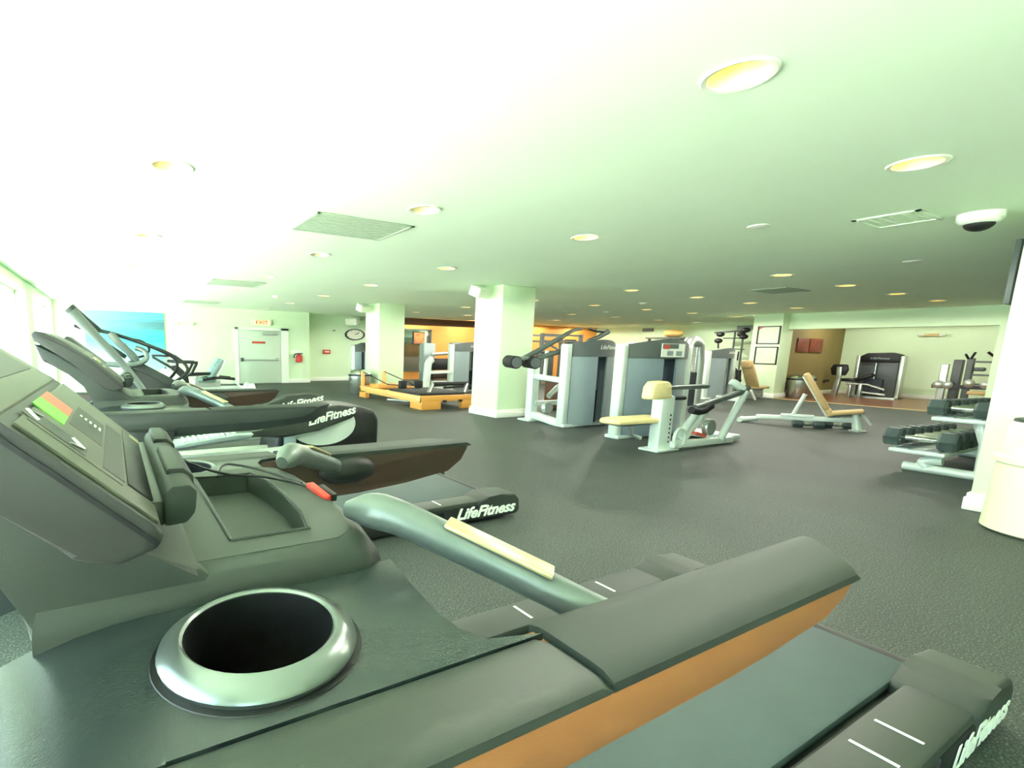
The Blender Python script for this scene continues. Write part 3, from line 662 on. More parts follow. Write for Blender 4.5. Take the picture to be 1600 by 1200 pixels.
# ------------------------------------------------------------------ weight machines
def tower(t, x0, x1, y, h, depth=0.14, shroud='shroud', posts='frame_white', cap='cap_grey', bulge=0.2, pw=0.14, logo=True, slot=True):
    """weight-stack tower with curved shroud facing -y: posts, shroud panels, crowned cap, stack, guide rods"""
    for a, b in ((x0, x0+pw), (x1-pw, x1)):
        B().box(a, b, y-0.06, y+0.10, 0.0, h-0.08, bev=0.035, seg=3).done('post', posts, t)
    xm = (x0+x1)/2; hw = (x1-x0)/2-pw
    def curve(u): return y-0.05-bulge*(1-u*u)
    gap = 0.22 if slot else 0.0
    for s0, s1 in (((-1, -gap), (gap, 1)) if slot else ((-1, 1),)):
        n = 8; us = [s0+(s1-s0)*k/n for k in range(n+1)]
        poly = [(xm+u*hw, curve(u)) for u in us] + [(xm+u*hw, curve(u)+0.03) for u in us[::-1]]
        B().prism(poly, 'z', 0.04, h-0.28).done('shroud_panel', shroud, t)
    us = [-1+2*k/14 for k in range(15)]
    cp = B(); bot = []; 
    poly = [(xm+u*hw, curve(u)-0.012) for u in us] + [(xm+hw, y+depth), (xm-hw, y+depth)]
    A = [cp.bm.verts.new((p[0], p[1], h-0.29)) for p in poly]
    C = [cp.bm.verts.new((p[0], p[1], h-0.08+0.08*(1-((p[0]-xm)/hw)**2))) for p in poly]
    k = len(poly); cp.bm.faces.new(A[::-1]); cp.bm.faces.new(C)
    for i in range(k): cp.bm.faces.new((A[i], A[(i+1) % k], C[(i+1) % k], C[i]))
    c_ = cp.done('cap', cap, t)
    if logo:
        text('lettering', 'LifeFitness', 0.10, (xm+hw*0.25, curve(0.25)-0.016, h-0.13), (1, 0.06, 0), (0, 0, 1), 'print_white', c_, 0.001, shear=0.3, sx=1.2)
    B().box(xm-hw, xm+hw, y+depth-0.05, y+depth, 0.04, h-0.28).done('back_panel', shroud, t)
    B().box(x0, x1, y-0.1, y+depth, 0, 0.05, bev=0.01).done('base', posts, t)
    if slot:
        B().box(xm-0.16, xm+0.16, y-0.05, y+0.08, 0.06, h*0.42).done('weight_stack', 'stack', t)
        for s in (-0.1, 0.1):
            B().cyl((xm+s, y-0.02, 0.05), (xm+s, y-0.02, h-0.27), 0.018, 10).done('guide_rod', 'chrome', t)

def pulldown_machine():
    t = thing('row_machine', 'silver weight machine with two dark foam rollers beside the white column', 'weight machine', (7.3, 6.5, 0))
    tower(t, 6.72, 8.06, 6.1, 1.5)
    B().box(6.80, 6.98, 6.87, 7.03, 0, 1.0, bev=0.03).box(6.7, 7.05, 6.8, 7.1, 0, 0.03).done('frame_post', 'frame_white', t)
    B().bar((6.89, 6.95, 0.83), (6.80, 6.2, 0.80), 0.10, 0.09, bev=0.01).done('upper_beam', 'frame_white', t)
    B().bar((6.89, 6.95, 0.12), (6.80, 6.2, 0.05), 0.12, 0.12, bev=0.01).done('lower_beam', 'frame_white', t)
    B().tube([(6.3, 6.62, 1.15), (6.75, 6.5, 1.4), (7.1, 6.42, 1.6), (7.24, 6.4, 1.67), (7.45, 6.4, 1.70)], [0.05, 0.045, 0.04, 0.03, 0.025], 12, sm=1).done('press_arm', 'grip_grey', t)
    B().tube([(6.5, 6.6, 1.13), (6.75, 6.5, 1.22), (7.1, 6.35, 1.34)], 0.045, 12, sm=1).done('press_arm', 'grip_grey', t)
    B().tube([(7.62, 6.4, 1.49), (7.9, 6.4, 1.56), (8.14, 6.4, 1.67)], [0.03, 0.04, 0.05], 12).done('press_arm', 'grip_grey', t)
    B().tube([(8.1, 6.4, 1.66), (7.85, 6.4, 1.665), (7.63, 6.4, 1.70)], 0.022, 10).done('handle', 'rubber_black', t)
    for x, yy in ((6.14, 6.72), (6.46, 6.6)):
        rl = B().cyl((x+0.05, yy+0.16, 1.10), (x-0.05, yy-0.16, 1.09), 0.11, 24).done('foam_roller', 'rubber_black', t)
        B().cyl((x-0.049, yy-0.158, 1.09), (x-0.056, yy-0.18, 1.09), 0.09, 24).done('end_cap', 'cap_grey', rl)
    B().bar((6.08, 6.62, 1.16), (6.62, 6.55, 1.17), 0.07, 0.06, bev=0.02).done('yoke', 'silver', t)
    for x, z0, z1 in ((6.99, 0.78, 1.30), (7.44, 0.62, 1.25)):
        B().tube([(x, 6.75, z1), (x-0.02, 6.75, z0)], 0.035, 10).done('link_rod', 'white', t)
    B().tube([(6.95, 6.6, 0.48), (7.2, 6.65, 0.62), (7.45, 6.7, 0.70)], 0.05, 12).done('lever', 'silver', t)
    for x, z in ((6.98, 0.26), (7.50, 0.18)):
        B().lathe([(0.001, 6.60), (0.10, 6.60), (0.11, 6.62), (0.11, 6.68), (0.001, 6.68)], x, z, 24, axis='y').done('pulley', 'silver', t)
    B().box(6.9, 7.7, 6.85, 6.95, 0.28, 0.36).done('cross_tube', 'frame_white', t)
pulldown_machine()

def leg_machine():
    t = thing('seated_press_machine', 'weight machine with cream seat and placard on its grey tower', 'weight machine', (7.3, 4.5, 0))
    tower(t, 6.6, 8.33, 4.95, 1.5, shroud='shroud_blue', logo=False, bulge=0.2)
    pl_ = B().obox((7.46, 4.685, 1.335), (1, 0, 0), (0, 0, 1), 0.28, 0.10, 0.006).done('placard', 'print_white', t)
    B().obox((7.38, 4.677, 1.395), (1, 0, 0), (0, 0, 1), 0.19, 0.034, 0.003).done('placard_band', 'cap_grey', pl_)
    B().obox((7.28, 4.674, 1.385), (1, 0, 0), (0, 0, 1), 0.07, 0.03, 0.002).done('figure_print', 'print_red', pl_)
    for x in (7.38, 7.6):
        B().obox((x, 4.677, 1.29), (1, 0, 0), (0, 0, 1), 0.07, 0.035, 0.002).done('figure_print', 'shroud', pl_)
    B().prism([(5.56, 4.28), (5.62, 4.12), (6.55, 4.02), (6.64, 4.12), (6.62, 4.36), (6.5, 4.42), (5.72, 4.46), (5.58, 4.40)], 'z', 0.375, 0.44, bev=0.025, seg=3).done('seat', 'cream', t)
    B().box(5.7, 6.5, 4.14, 4.38, 0.35, 0.38).done('seat_plate', 'cap_grey', t)
    B().tube([(6.0, 4.25, 0.35), (6.06, 4.25, 0.2), (6.2, 4.22, 0.16)], 0.03, 10).done('adjust_lever', 'silver', t)
    po = B().box(6.30, 6.58, 4.02, 4.18, 0.02, 0.74, bev=0.03).box(6.2, 6.68, 3.96, 4.24, 0, 0.03, bev=0.01).done('seat_post', 'frame_white', t)
    for k in range(7): B().cyl((6.5, 4.015, 0.12+k*0.06), (6.5, 4.03, 0.12+k*0.06), 0.014, 8).done('pin_hole', 'black', po)
    B().prism([(6.03, 0.70), (6.05, 0.86), (6.12, 0.93), (6.36, 0.935), (6.43, 0.90), (6.48, 0.70)], 'y', 4.0, 4.16, bev=0.03, seg=3).done('chest_pad', 'cream', t)
    yl = 4.0
    B().bar((6.55, yl, 0.08), (8.0, yl, 0.05), 0.10, 0.09, bev=0.02).done('base_beam', 'frame_white', t)
    B().tube([(7.66, yl-0.02, 0.06), (8.18, yl-0.02, 0.75)], 0.05, 12).done('rear_strut', 'frame_white', t)
    B().tube([(7.0, yl, 0.56), (7.6, yl, 0.66), (8.2, yl, 0.76), (8.26, yl, 0.82)], 0.045, 12, sm=1).done('upper_arm', 'grip_grey', t)
    B().tube([(6.35, yl+0.3, 0.80), (7.0, yl+0.25, 0.82), (7.6, yl+0.2, 0.83)], 0.035, 12).done('upper_arm', 'grip_grey', t)
    B().tube([(6.5, yl+0.1, 0.70), (6.9, yl+0.1, 0.69)], 0.03, 10).done('handle', 'rubber_black', t)
    B().tube([(7.15, yl+0.06, 0.46), (6.95, yl+0.06, 0.3), (6.80, yl+0.06, 0.12)], 0.05, 12).done('front_strut', 'frame_white', t)
    B().tube([(7.45, yl+0.12, 0.48), (7.2, yl+0.12, 0.28), (7.0, yl+0.12, 0.12)], 0.06, 12).done('front_strut', 'frame_white', t)
    B().tube([(6.85, yl-0.04, 0.54), (7.1, yl-0.04, 0.50), (7.3, yl-0.04, 0.58)], 0.05, 12, sm=1).done('crank', 'rubber_black', t)
    B().lathe([(0.001, yl-0.02), (0.11, yl-0.02), (0.12, yl), (0.12, yl+0.05), (0.001, yl+0.05)], 7.42, 0.26, 28, axis='y').done('pulley', 'silver', t)
    B().lathe([(0.10, yl-0.06), (0.135, yl-0.06), (0.135, yl-0.02), (0.10, yl-0.02)], 6.66, 0.17, 28, axis='y', closed=True).done('belt_guide', 'frame_white', t)
    B().bar((7.1, yl+0.03, 0.2), (7.35, yl+0.03, 0.14), 0.06, 0.04).done('warning_plate', 'sticker_red', t)
    B().box(7.9, 8.3, yl+0.02, yl+0.9, 0.02, 0.1, bev=0.02).done('side_beam', 'frame_white', t)
    B().bar((8.16, yl, 0.78), (8.0, yl+0.1, 0.9), 0.12, 0.1, bev=0.03).done('joint', 'frame_white', t)
leg_machine()

def plain_tower(name, label, x0, x1, y, h, **kw):
    t = thing(name, label, 'weight machine', ((x0+x1)/2, y, 0)); tower(t, x0, x1, y, h, **kw); return t
t = plain_tower('weight_stack_machine', 'grey weight stack tower behind the machine with the cream seat', 14.75, 16.25, 8.3, 1.46, logo=True, pw=0.2)
B().bar((15.0, 8.0, 0.08), (15.0, 7.3, 0.08), 0.12).done('floor_beam', 'frame_white', t)
t = plain_tower('weight_stack_machine', 'grey weight stack tower seen between the two columns behind the reformer', 9.0, 10.4, 12.6, 1.52, pw=0.16)
B().tube([(8.1, 12.2, 1.0), (7.98, 12.2, 0.92), (7.95, 12.2, 0.6), (7.9, 12.2, 0.02)], 0.11, 14, sm=2).done('frame_post', 'frame_white', t)
B().bar((8.0, 12.2, 0.62), (9.1, 12.55, 0.62), 0.08, 0.08).done('frame_beam', 'frame_white', t)
B().bar((8.0, 12.2, 0.12), (9.1, 12.55, 0.12), 0.10, 0.1).done('frame_beam', 'frame_white', t)
B().bar((8.6, 12.25, 0.16), (9.9, 12.0, 0.24), 0.12, 0.06).done('foot_rest', 'rubber_black', t)
t = plain_tower('weight_stack_machine', 'pale blue weight stack tower far left beside the second column', 6.62, 7.3, 14.5, 1.45, pw=0.1, logo=False, bulge=0.06, shroud='shroud_blue')
B().sphere((7.15, 14.2, 1.42), 0.2, 0.12, 0.16).done('pulley_cover', 'silver', t)
B().tube([(7.3, 14.3, 1.2), (7.32, 14.3, 0.6)], 0.03, 10).done('strap', 'rubber_black', t)
# arched cable column between the towers
t = thing('cable_column', 'tall silver cable column with arched top between the grey towers', 'weight machine', (12.1, 7.4, 0))
B().tube([(11.85, 7.1, 0.0), (11.83, 7.1, 1.50), (11.95, 7.1, 1.60), (12.15, 7.1, 1.58), (12.35, 7.1, 1.45), (12.36, 7.1, 0.0)], 0.12, 14, sm=1).done('arched_frame', 'silver', t)
B().box(11.9, 12.3, 7.05, 7.3, 0.05, 0.85).done('weight_stack', 'stack', t)
B().cyl((12.0, 7.08, 0.8), (12.0, 7.08, 1.45), 0.02, 8).cyl((12.2, 7.08, 0.8), (12.2, 7.08, 1.45), 0.02, 8).done('guide_rod', 'chrome', t)
B().box(11.7, 12.5, 6.95, 7.5, 0, 0.05).done('base', 'silver', t)
# tan incline machine near the posters
t = thing('incline_bench', 'brown tan incline bench with thin white leg near the framed notices', 'bench', (16.6, 7.80, 0))
B().obox((16.25, 7.85, 0.72), (0.55, 0, -0.75), (0, 1, 0), 0.46, 0.16, 0.05, bev=0.03).done('backrest', 'tan', t)
B().obox((15.98, 7.85, 1.02), (0.4, 0, -0.9), (0, 1, 0), 0.10, 0.13, 0.06, bev=0.03).done('head_pad', 'tan', t)
B().box(16.45, 17.15, 7.70, 8.00, 0.30, 0.37, bev=0.03).done('seat', 'tan', t)
B().prism([(16.0, 0.1), (16.8, 0.1), (17.05, 0.3), (16.2, 0.3)], 'y', 7.80, 7.90).done('gusset', 'shroud', t)
B().tube([(16.0, 7.65, 0.28), (16.2, 7.60, 0.0)], 0.03, 10).done('leg', 'white', t)
B().tube([(17.0, 7.85, 0.3), (17.05, 7.85, 0.0)], 0.04, 10).done('leg', 'silver', t)
B().tube([(15.75, 7.90, 0.85), (15.8, 7.90, 0.4), (15.8, 7.90, 0.0)], 0.06, 10).done('frame_post', 'plastic_dark', t)
B().bar((15.7, 7.90, 0.06), (17.1, 7.90, 0.06), 0.1, 0.08).done('base_beam', 'silver', t)

# ------------------------------------------------------------------ adjustable bench
def bench():
    A = Vector((10.75, 5.27, 0)); d = Vector((0.3505, -0.9366, 0)); n = Vector((0.9366, 0.3505, 0))
    P = lambda s, z, o=0.0: A + d*s + n*o + Vector((0, 0, z))
    t = thing('adjustable_bench', 'adjustable weight bench with raised tan backrest and pale frame on the open floor', 'bench', A+d*0.9)
    fr = B().tube([P(0.0, 0.035, 0.12), P(0.28, 0.09)], 0.045, 12).tube([P(0.0, 0.035, -0.12), P(0.28, 0.09)], 0.045, 12)
    fr.done('foot', 'frame_white', t)
    for o in (0.13, -0.13):
        B().cyl(P(0.02, 0.045, o-0.05), P(0.02, 0.045, o+0.05), 0.045, 16).done('wheel', 'frame_white', t)
    B().bar(P(0.25, 0.12), P(1.66, 0.19), 0.10, 0.085, bev=0.015).done('main_beam', 'frame_white', t)
    B().bar(P(0.62, 0.19), P(1.1, 0.2), 0.13, 0.05, bev=0.01).done('ladder_plate', 'frame_white', t)
    B().obox((P(0.90, 0.96)+P(1.25, 0.36))/2, (P(1.25, 0.36)-P(0.90, 0.96)), n, 0.365, 0.155, 0.045, bev=0.035, seg=3).done('backrest', 'tan', t)
    B().obox(P(1.29, 0.30), (P(1.25, 0.36)-P(0.90, 0.96)), n, 0.075, 0.15, 0.045, bev=0.03, seg=3).done('lower_back_pad', 'tan', t)
    B().bar(P(0.86, 0.92), P(1.27, 0.22), 0.06, 0.03).done('back_rail', 'frame_white', t)
    B().obox((P(1.28, 0.28)+P(1.74, 0.36))/2, (P(1.74, 0.36)-P(1.28, 0.28)), n, 0.235, 0.15, 0.035, bev=0.03, seg=3).done('seat', 'tan', t)
    B().bar(P(1.28, 0.23), P(1.7, 0.29), 0.08, 0.04).done('seat_rail', 'cap_grey', t)
    B().tube([P(0.93, 0.60), P(0.80, 0.2)], 0.035, 12).done('support_strut', 'frame_white', t)
    for q in (0.88, 1.12):
        B().prism([(-0.11, 0), (0.11, 0), (0.03, 0.14), (-0.03, 0.14)], 'y', -0.05, 0.05).done('bracket', 'frame_white', t).matrix_local = Matrix.Translation(-t.location) @ Matrix(((d.x, n.x, 0, P(q, 0).x), (d.y, n.y, 0, P(q, 0).y), (0, 0, 1, 0.19), (0, 0, 0, 1)))
    B().tube([P(1.64, 0.30), P(1.70, 0.0)], [0.06, 0.075], 14).done('front_leg', 'frame_white', t)
    B().lathe([(0.12, 0), (0.12, 0.02), (0.08, 0.03), (0.001, 0.03)], P(1.70, 0).x, P(1.70, 0).y, 20).done('leg_foot', 'silver', t)
    B().tube([P(1.72, 0.30, 0.1), P(1.86, 0.12, 0.12)], 0.025, 10).done('carry_handle', 'white', t)
bench()
def dumbbell_mesh(name, label, cen, ax, L, hr, group, hexa=6):
    c = Vector(cen); ax = Vector(ax).normalized()
    t = thing(name, label, 'dumbbell', c - Vector((0, 0, hr*0.87)), group)
    for s in (-1, 1):
        B().tube([c+ax*s*(L/2-0.155), c+ax*s*(L/2-0.13), c+ax*s*(L/2-0.02), c+ax*s*L/2], [hr*0.8, hr, hr, hr*0.86], hexa).done('head', 'dumbbell', t, angle=20)
    B().tube([c-ax*(L/2-0.15), c-ax*0.03, c+ax*0.03, c+ax*(L/2-0.15)], [0.026, 0.034, 0.034, 0.026], 12).done('handle', 'chrome', t)
    return t
dumbbell_mesh('dumbbell', 'dumbbell lying on the floor under the tan bench, nearer the backrest', (11.05, 4.28, 0.062), (0.6, -0.8, 0), 0.46, 0.07, 'dumbbells under the bench')
dumbbell_mesh('dumbbell', 'dumbbell lying on the floor under the bench seat', (11.5, 4.02, 0.062), (0.6, -0.8, 0), 0.46, 0.07, 'dumbbells under the bench')

# ------------------------------------------------------------------ dumbbell rack
def rack():
    x0, x1 = 7.95, 10.2
    t = thing('dumbbell_rack', 'pale two-tier dumbbell rack on curved legs beside the right column', 'rack', (9.0, 1.95, 0))
    for z, ya, yb in ((0.245, 1.82, 2.28), (0.645, 1.56, 1.98)):
        sh = B().box(x0, x1, ya, yb, z-0.035, z+0.01, bev=0.01).done('shelf', 'frame_white', t)
        for q in (ya+0.11, yb-0.11):
            B().box(x0+0.02, x1-0.02, q-0.055, q+0.055, z+0.009, z+0.02).done('saddle_strip', 'shroud', sh)
    for x in (8.1, 10.0):
        B().tube([(x, 2.17, 0.045), (x, 1.4, 0.045)], 0.05, 14).done('floor_bar', 'frame_white', t)
        B().tube([(x, 1.98, 0.06), (x, 2.02, 0.11), (x, 1.97, 0.15), (x, 1.86, 0.16)], 0.055, 14, sm=2).done('curved_leg', 'frame_white', t)
        B().tube([(x, 1.56, 0.05), (x, 1.57, 0.4), (x, 1.64, 0.62)], 0.06, 14).done('upright', 'frame_white', t)
    for k in range(7):
        x = 8.12+k*0.29; s = 1-0.035*k
        dumbbell_mesh('dumbbell', '%s dumbbell from the camera on the lower shelf of the rack' % ORD[k], (x, 2.07, 0.272+0.1*s), (0, 1, 0), 0.60, 0.115*s, 'dumbbells on the rack')
    for k in range(7):
        x = 8.12+k*0.29; s = 0.85-0.03*k
        dumbbell_mesh('dumbbell', '%s dumbbell from the camera on the upper shelf of the rack' % ORD[k], (x, 1.80, 0.665+0.1*s), (0, 1, 0), 0.50, 0.115*s, 'dumbbells on the rack')
rack()

# ------------------------------------------------------------------ bins
def steel_bin(x, y, r, h, label):
    t = thing('waste_bin', label, 'waste bin', (x, y, 0))
    B().lathe([(r*0.96, 0), (r, 0.02), (r, h*0.74), (0.001, h*0.74)], x, y, 32).done('body', 'steel', t)
    B().lathe([(r*1.04, h*0.74), (r*1.04, h*0.80), (r*0.95, h*0.81), (0.001, h*0.81)], x, y, 32).done('rim', 'plastic_dark', t)
    B().lathe([(r*0.98, h*0.805), (r*0.92, h*0.88), (r*0.75, h*0.95), (r*0.45, h*0.99), (0.001, h)], x, y, 32).done('lid', 'chrome', t)
steel_bin(6.07, 12.72, 0.32, 0.70, 'brushed steel waste bin behind the orange reformer')
steel_bin(18.55, 7.55, 0.38, 0.74, 'brushed steel waste bin beside the column with framed notices')
t = thing('waste_bin', 'large cream plastic waste bin in front of the right column', 'waste bin', (6.05, 0.79, 0))
B().lathe([(0.30, 0.0), (0.335, 0.02), (0.315, 0.52), (0.325, 0.53), (0.325, 0.56), (0.001, 0.56)], 6.05, 0.79, 48).done('body', 'bin_cream', t)
lid = B().lathe([(0.335, 0.535), (0.335, 0.57), (0.315, 0.585), (0.29, 0.80), (0.27, 0.84), (0.001, 0.84)], 6.05, 0.79, 48).done('lid', 'bin_cream', t)
B().lathe([(0.275, 0.838), (0.27, 0.856), (0.2, 0.868), (0.001, 0.87)], 6.05, 0.79, 48).done('lid_top', 'plastic_light', t)
B().obox((5.785, 0.90, 0.70), (0.38, 0.92, 0), (-0.14, 0.05, 1), 0.10, 0.09, 0.012, bev=0.006).done('flap', 'bin_cream', lid)

# ------------------------------------------------------------------ reformer
def reformer():
    t = thing('pilates_reformer', 'orange wooden pilates reformer bed with black carriage beside the column', 'pilates reformer', (6.4, 10.4, 0))
    for x in (5.76, 7.02):
        B().box(x-0.03, x+0.05, 8.98, 12.05, 0.14, 0.29, bev=0.008).done('side_rail', 'wood_light' if x < 6 else 'wood', t)
    B().box(5.73, 7.09, 8.95, 9.03, 0.17, 0.30, bev=0.008).done('end_rail', 'wood', t)
    B().box(5.73, 7.09, 11.98, 12.06, 0.17, 0.30, bev=0.008).done('end_rail', 'wood', t)
    for x0, x1 in ((5.73, 6.22), (6.77, 7.09)):
        B().box(x0, x1, 8.95, 9.05, 0, 0.18, bev=0.006).done('leg', 'wood', t)
    B().box(5.735, 5.81, 9.051, 9.45, 0, 0.16, bev=0.004).done('leg', 'wood', t)
    for x0, x1 in ((5.73, 5.85), (6.97, 7.09)):
        B().box(x0, x1, 11.7, 12.06, 0, 0.18, bev=0.006).done('leg', 'wood', t)
    B().box(5.80, 7.02, 9.15, 10.55, 0.27, 0.34, bev=0.02).done('carriage', 'rubber_black', t)
    for x in (6.16, 6.62):
        sp = B().box(x-0.09, x+0.09, 10.45, 10.6, 0.33, 0.52, bev=0.03).done('shoulder_rest', 'rubber_black', t)
    for x, yy in ((5.47, 12.02), (6.11, 12.02)):
        ps = B().box(x+0.3, x+0.38, yy-0.04, yy+0.04, 0.25, 0.68, bev=0.01).done('rope_post', 'wood_light', t)
    B().tube([(6.45, 11.98, 0.66), (6.5, 11.1, 0.5), (6.45, 10.5, 0.42)], 0.012, 8).done('rope', 'rubber_black', t)
    B().tube([(5.81, 11.98, 0.66), (6.0, 11.0, 0.4), (6.16, 10.5, 0.40)], 0.012, 8).done('rope', 'rubber_black', t)
    B().prism([(5.95, 11.4), (6.7, 11.4), (6.7, 11.9), (5.95, 11.9)], 'z', 0.25, 0.36, bev=0.02).done('head_board', 'wood', t)
    for x in (6.08, 7.06):
        B().tube([(x, 9.3, 0.27), (x+0.30, 9.55, 0.50)], 0.04, 10).done('foot_bar_arm', 'silver', t)
    B().tube([(6.42, 9.55, 0.50), (7.4, 9.55, 0.50)], 0.045, 12).done('foot_bar', 'rubber_black', t)
    for x in (6.3, 6.72):
        B().box(x-0.04, x+0.04, 8.90, 8.96, 0.15, 0.2, bev=0.01).done('spring_hook', 'plastic_dark', t)
    s = B().tube([(5.95, 10.9, 0.03), (6.05, 10.75, 0.03), (6.2, 10.6, 0.03), (6.15, 10.4, 0.03), (6.3, 10.2, 0.05)], 0.025, 10, sm=2).done('loose_strap', 'white')
    tag(s, 'white curled strap lying on the floor under the orange reformer', 'strap')
reformer()

# ------------------------------------------------------------------ alcove machines
def alcove_machines():
    t = thing('leg_machine', 'black and silver weight machine with black seat in the timber floored alcove', 'weight machine', (21.0, 6.7, 0))
    for y in (6.05, 7.08):
        B().box(20.95, 21.2, y-0.05, y+0.05, 0, 1.32, bev=0.02).done('post', 'silver', t)
    B().prism([(6.12, 0.06), (7.0, 0.06), (7.0, 1.30), (6.85, 1.38), (6.3, 1.40), (6.12, 1.33)], 'x', 21.0, 21.25, bev=0.02).done('shroud_panel', 'shroud_dark', t)
    cp = B().prism([(6.10, 1.12), (7.02, 1.12), (7.02, 1.30), (6.87, 1.40), (6.3, 1.42), (6.1, 1.36)], 'x', 20.93, 21.25, bev=0.02).done('cap', 'black', t)
    text('lettering', 'LifeFitness', 0.09, (20.925, 6.56, 1.24), (0, -1, 0), (0, 0, 1), 'shroud', cp, 0.001, shear=0.3, sx=1.2)
    B().box(20.9, 21.02, 6.4, 6.85, 0.12, 0.6).done('weight_stack', 'stack', t)
    B().cyl((20.93, 6.62, 0.6), (20.93, 6.62, 1.1), 0.02, 8).done('guide_rod', 'chrome', t)
    B().box(20.7, 21.25, 6.0, 7.15, 0, 0.06).done('base', 'silver', t)
    B().prism([(7.16, 0.68), (7.50, 0.68), (7.55, 0.9), (7.48, 1.03), (7.14, 1.03), (7.1, 0.85)], 'x', 20.4, 20.52, bev=0.03).done('backrest', 'black', t)
    B().prism([(7.22, 0.5), (7.34, 0.5), (7.36, 0.95), (7.24, 0.95)], 'x', 20.33, 20.4, bev=0.01).done('back_bracket', 'silver', t)
    B().prism([(7.28, 0.0), (7.42, 0.0), (7.34, 0.55), (7.22, 0.6)], 'x', 20.3, 20.45, bev=0.01).done('front_post', 'silver', t)
    B().box(20.3, 20.7, 6.85, 7.2, 0.50, 0.6, bev=0.03).done('seat', 'black', t)
    B().obox((20.5, 6.72, 0.64), (0, -0.9, 0.42), (1, 0, 0), 0.24, 0.14, 0.05, bev=0.03).done('leg_pad', 'black', t)
    for y in (7.0, 6.75):
        B().box(20.4, 20.5, y-0.04, y+0.04, 0.0, 0.46, bev=0.01).done('support', 'silver', t)
    B().tube([(20.4, 7.1, 0.44), (20.45, 6.6, 0.44), (20.5, 6.2, 0.3)], 0.035, 10).done('linkage', 'silver', t)
    B().tube([(20.3, 7.5, 0.5), (20.3, 7.62, 0.48), (20.3, 7.62, 0.42)], 0.04, 10).done('hand_grip', 'rubber_black', t)
    B().tube([(20.5, 6.8, 0.2), (20.6, 6.2, 0.14)], 0.04, 10).done('linkage', 'silver', t)
    t = thing('plate_machine', 'dark grey upright machine with round plates at the right end of the alcove', 'weight machine', (20.6, 4.6, 0))
    B().box(20.5, 20.62, 4.96, 5.12, 0, 1.12, bev=0.02).done('post', 'silver', t)
    B().box(20.55, 20.75, 4.72, 4.9, 0, 1.25, bev=0.02).done('tower', 'shroud_dark', t)
    B().box(20.45, 20.6, 4.50, 4.63, 0, 1.30, bev=0.02).done('post', 'cap_grey', t)
    B().box(20.45, 20.6, 4.05, 4.15, 0, 1.30, bev=0.02).done('post', 'cap_grey', t)
    for z in (1.2, 0.85, 0.6):
        B().bar((20.5, 4.6, z), (20.5, 4.1, z), 0.05, 0.05).done('cross_bar', 'cap_grey', t)
    B().tube([(20.4, 4.6, 1.28), (20.3, 4.64, 1.40)], 0.025, 8).done('hook', 'rubber_black', t)
    B().tube([(20.4, 4.55, 1.28), (20.35, 4.48, 1.45)], 0.025, 8).done('hook', 'rubber_black', t)
    B().tube([(20.4, 4.1, 1.30), (20.3, 4.25, 1.46)], 0.03, 8).done('hook', 'rubber_black', t)
    for y, z in ((5.08, 0.55), (4.9, 0.55), (4.5, 0.62), (4.2, 0.6)):
        B().lathe([(0.001, 20.36), (0.05, 20.36), (0.11, 20.4), (0.11, 20.45), (0.001, 20.45)], y, z, 20, axis='x').done('plate', 'silver', t)
    B().bar((20.42, 5.2, 0.5), (20.42, 4.1, 0.52), 0.04, 0.1).done('plate_bar', 'plastic_dark', t)
    B().box(20.35, 20.6, 4.15, 4.5, 0.32, 0.42, bev=0.03).done('seat', 'tan', t)
    B().box(20.4, 20.8, 4.0, 5.15, 0, 0.05).done('base', 'cap_grey', t)
    B().box(20.5, 20.7, 4.3, 4.5, 0.95, 1.05, bev=0.03).done('pad', 'cap_grey', t)
alcove_machines()

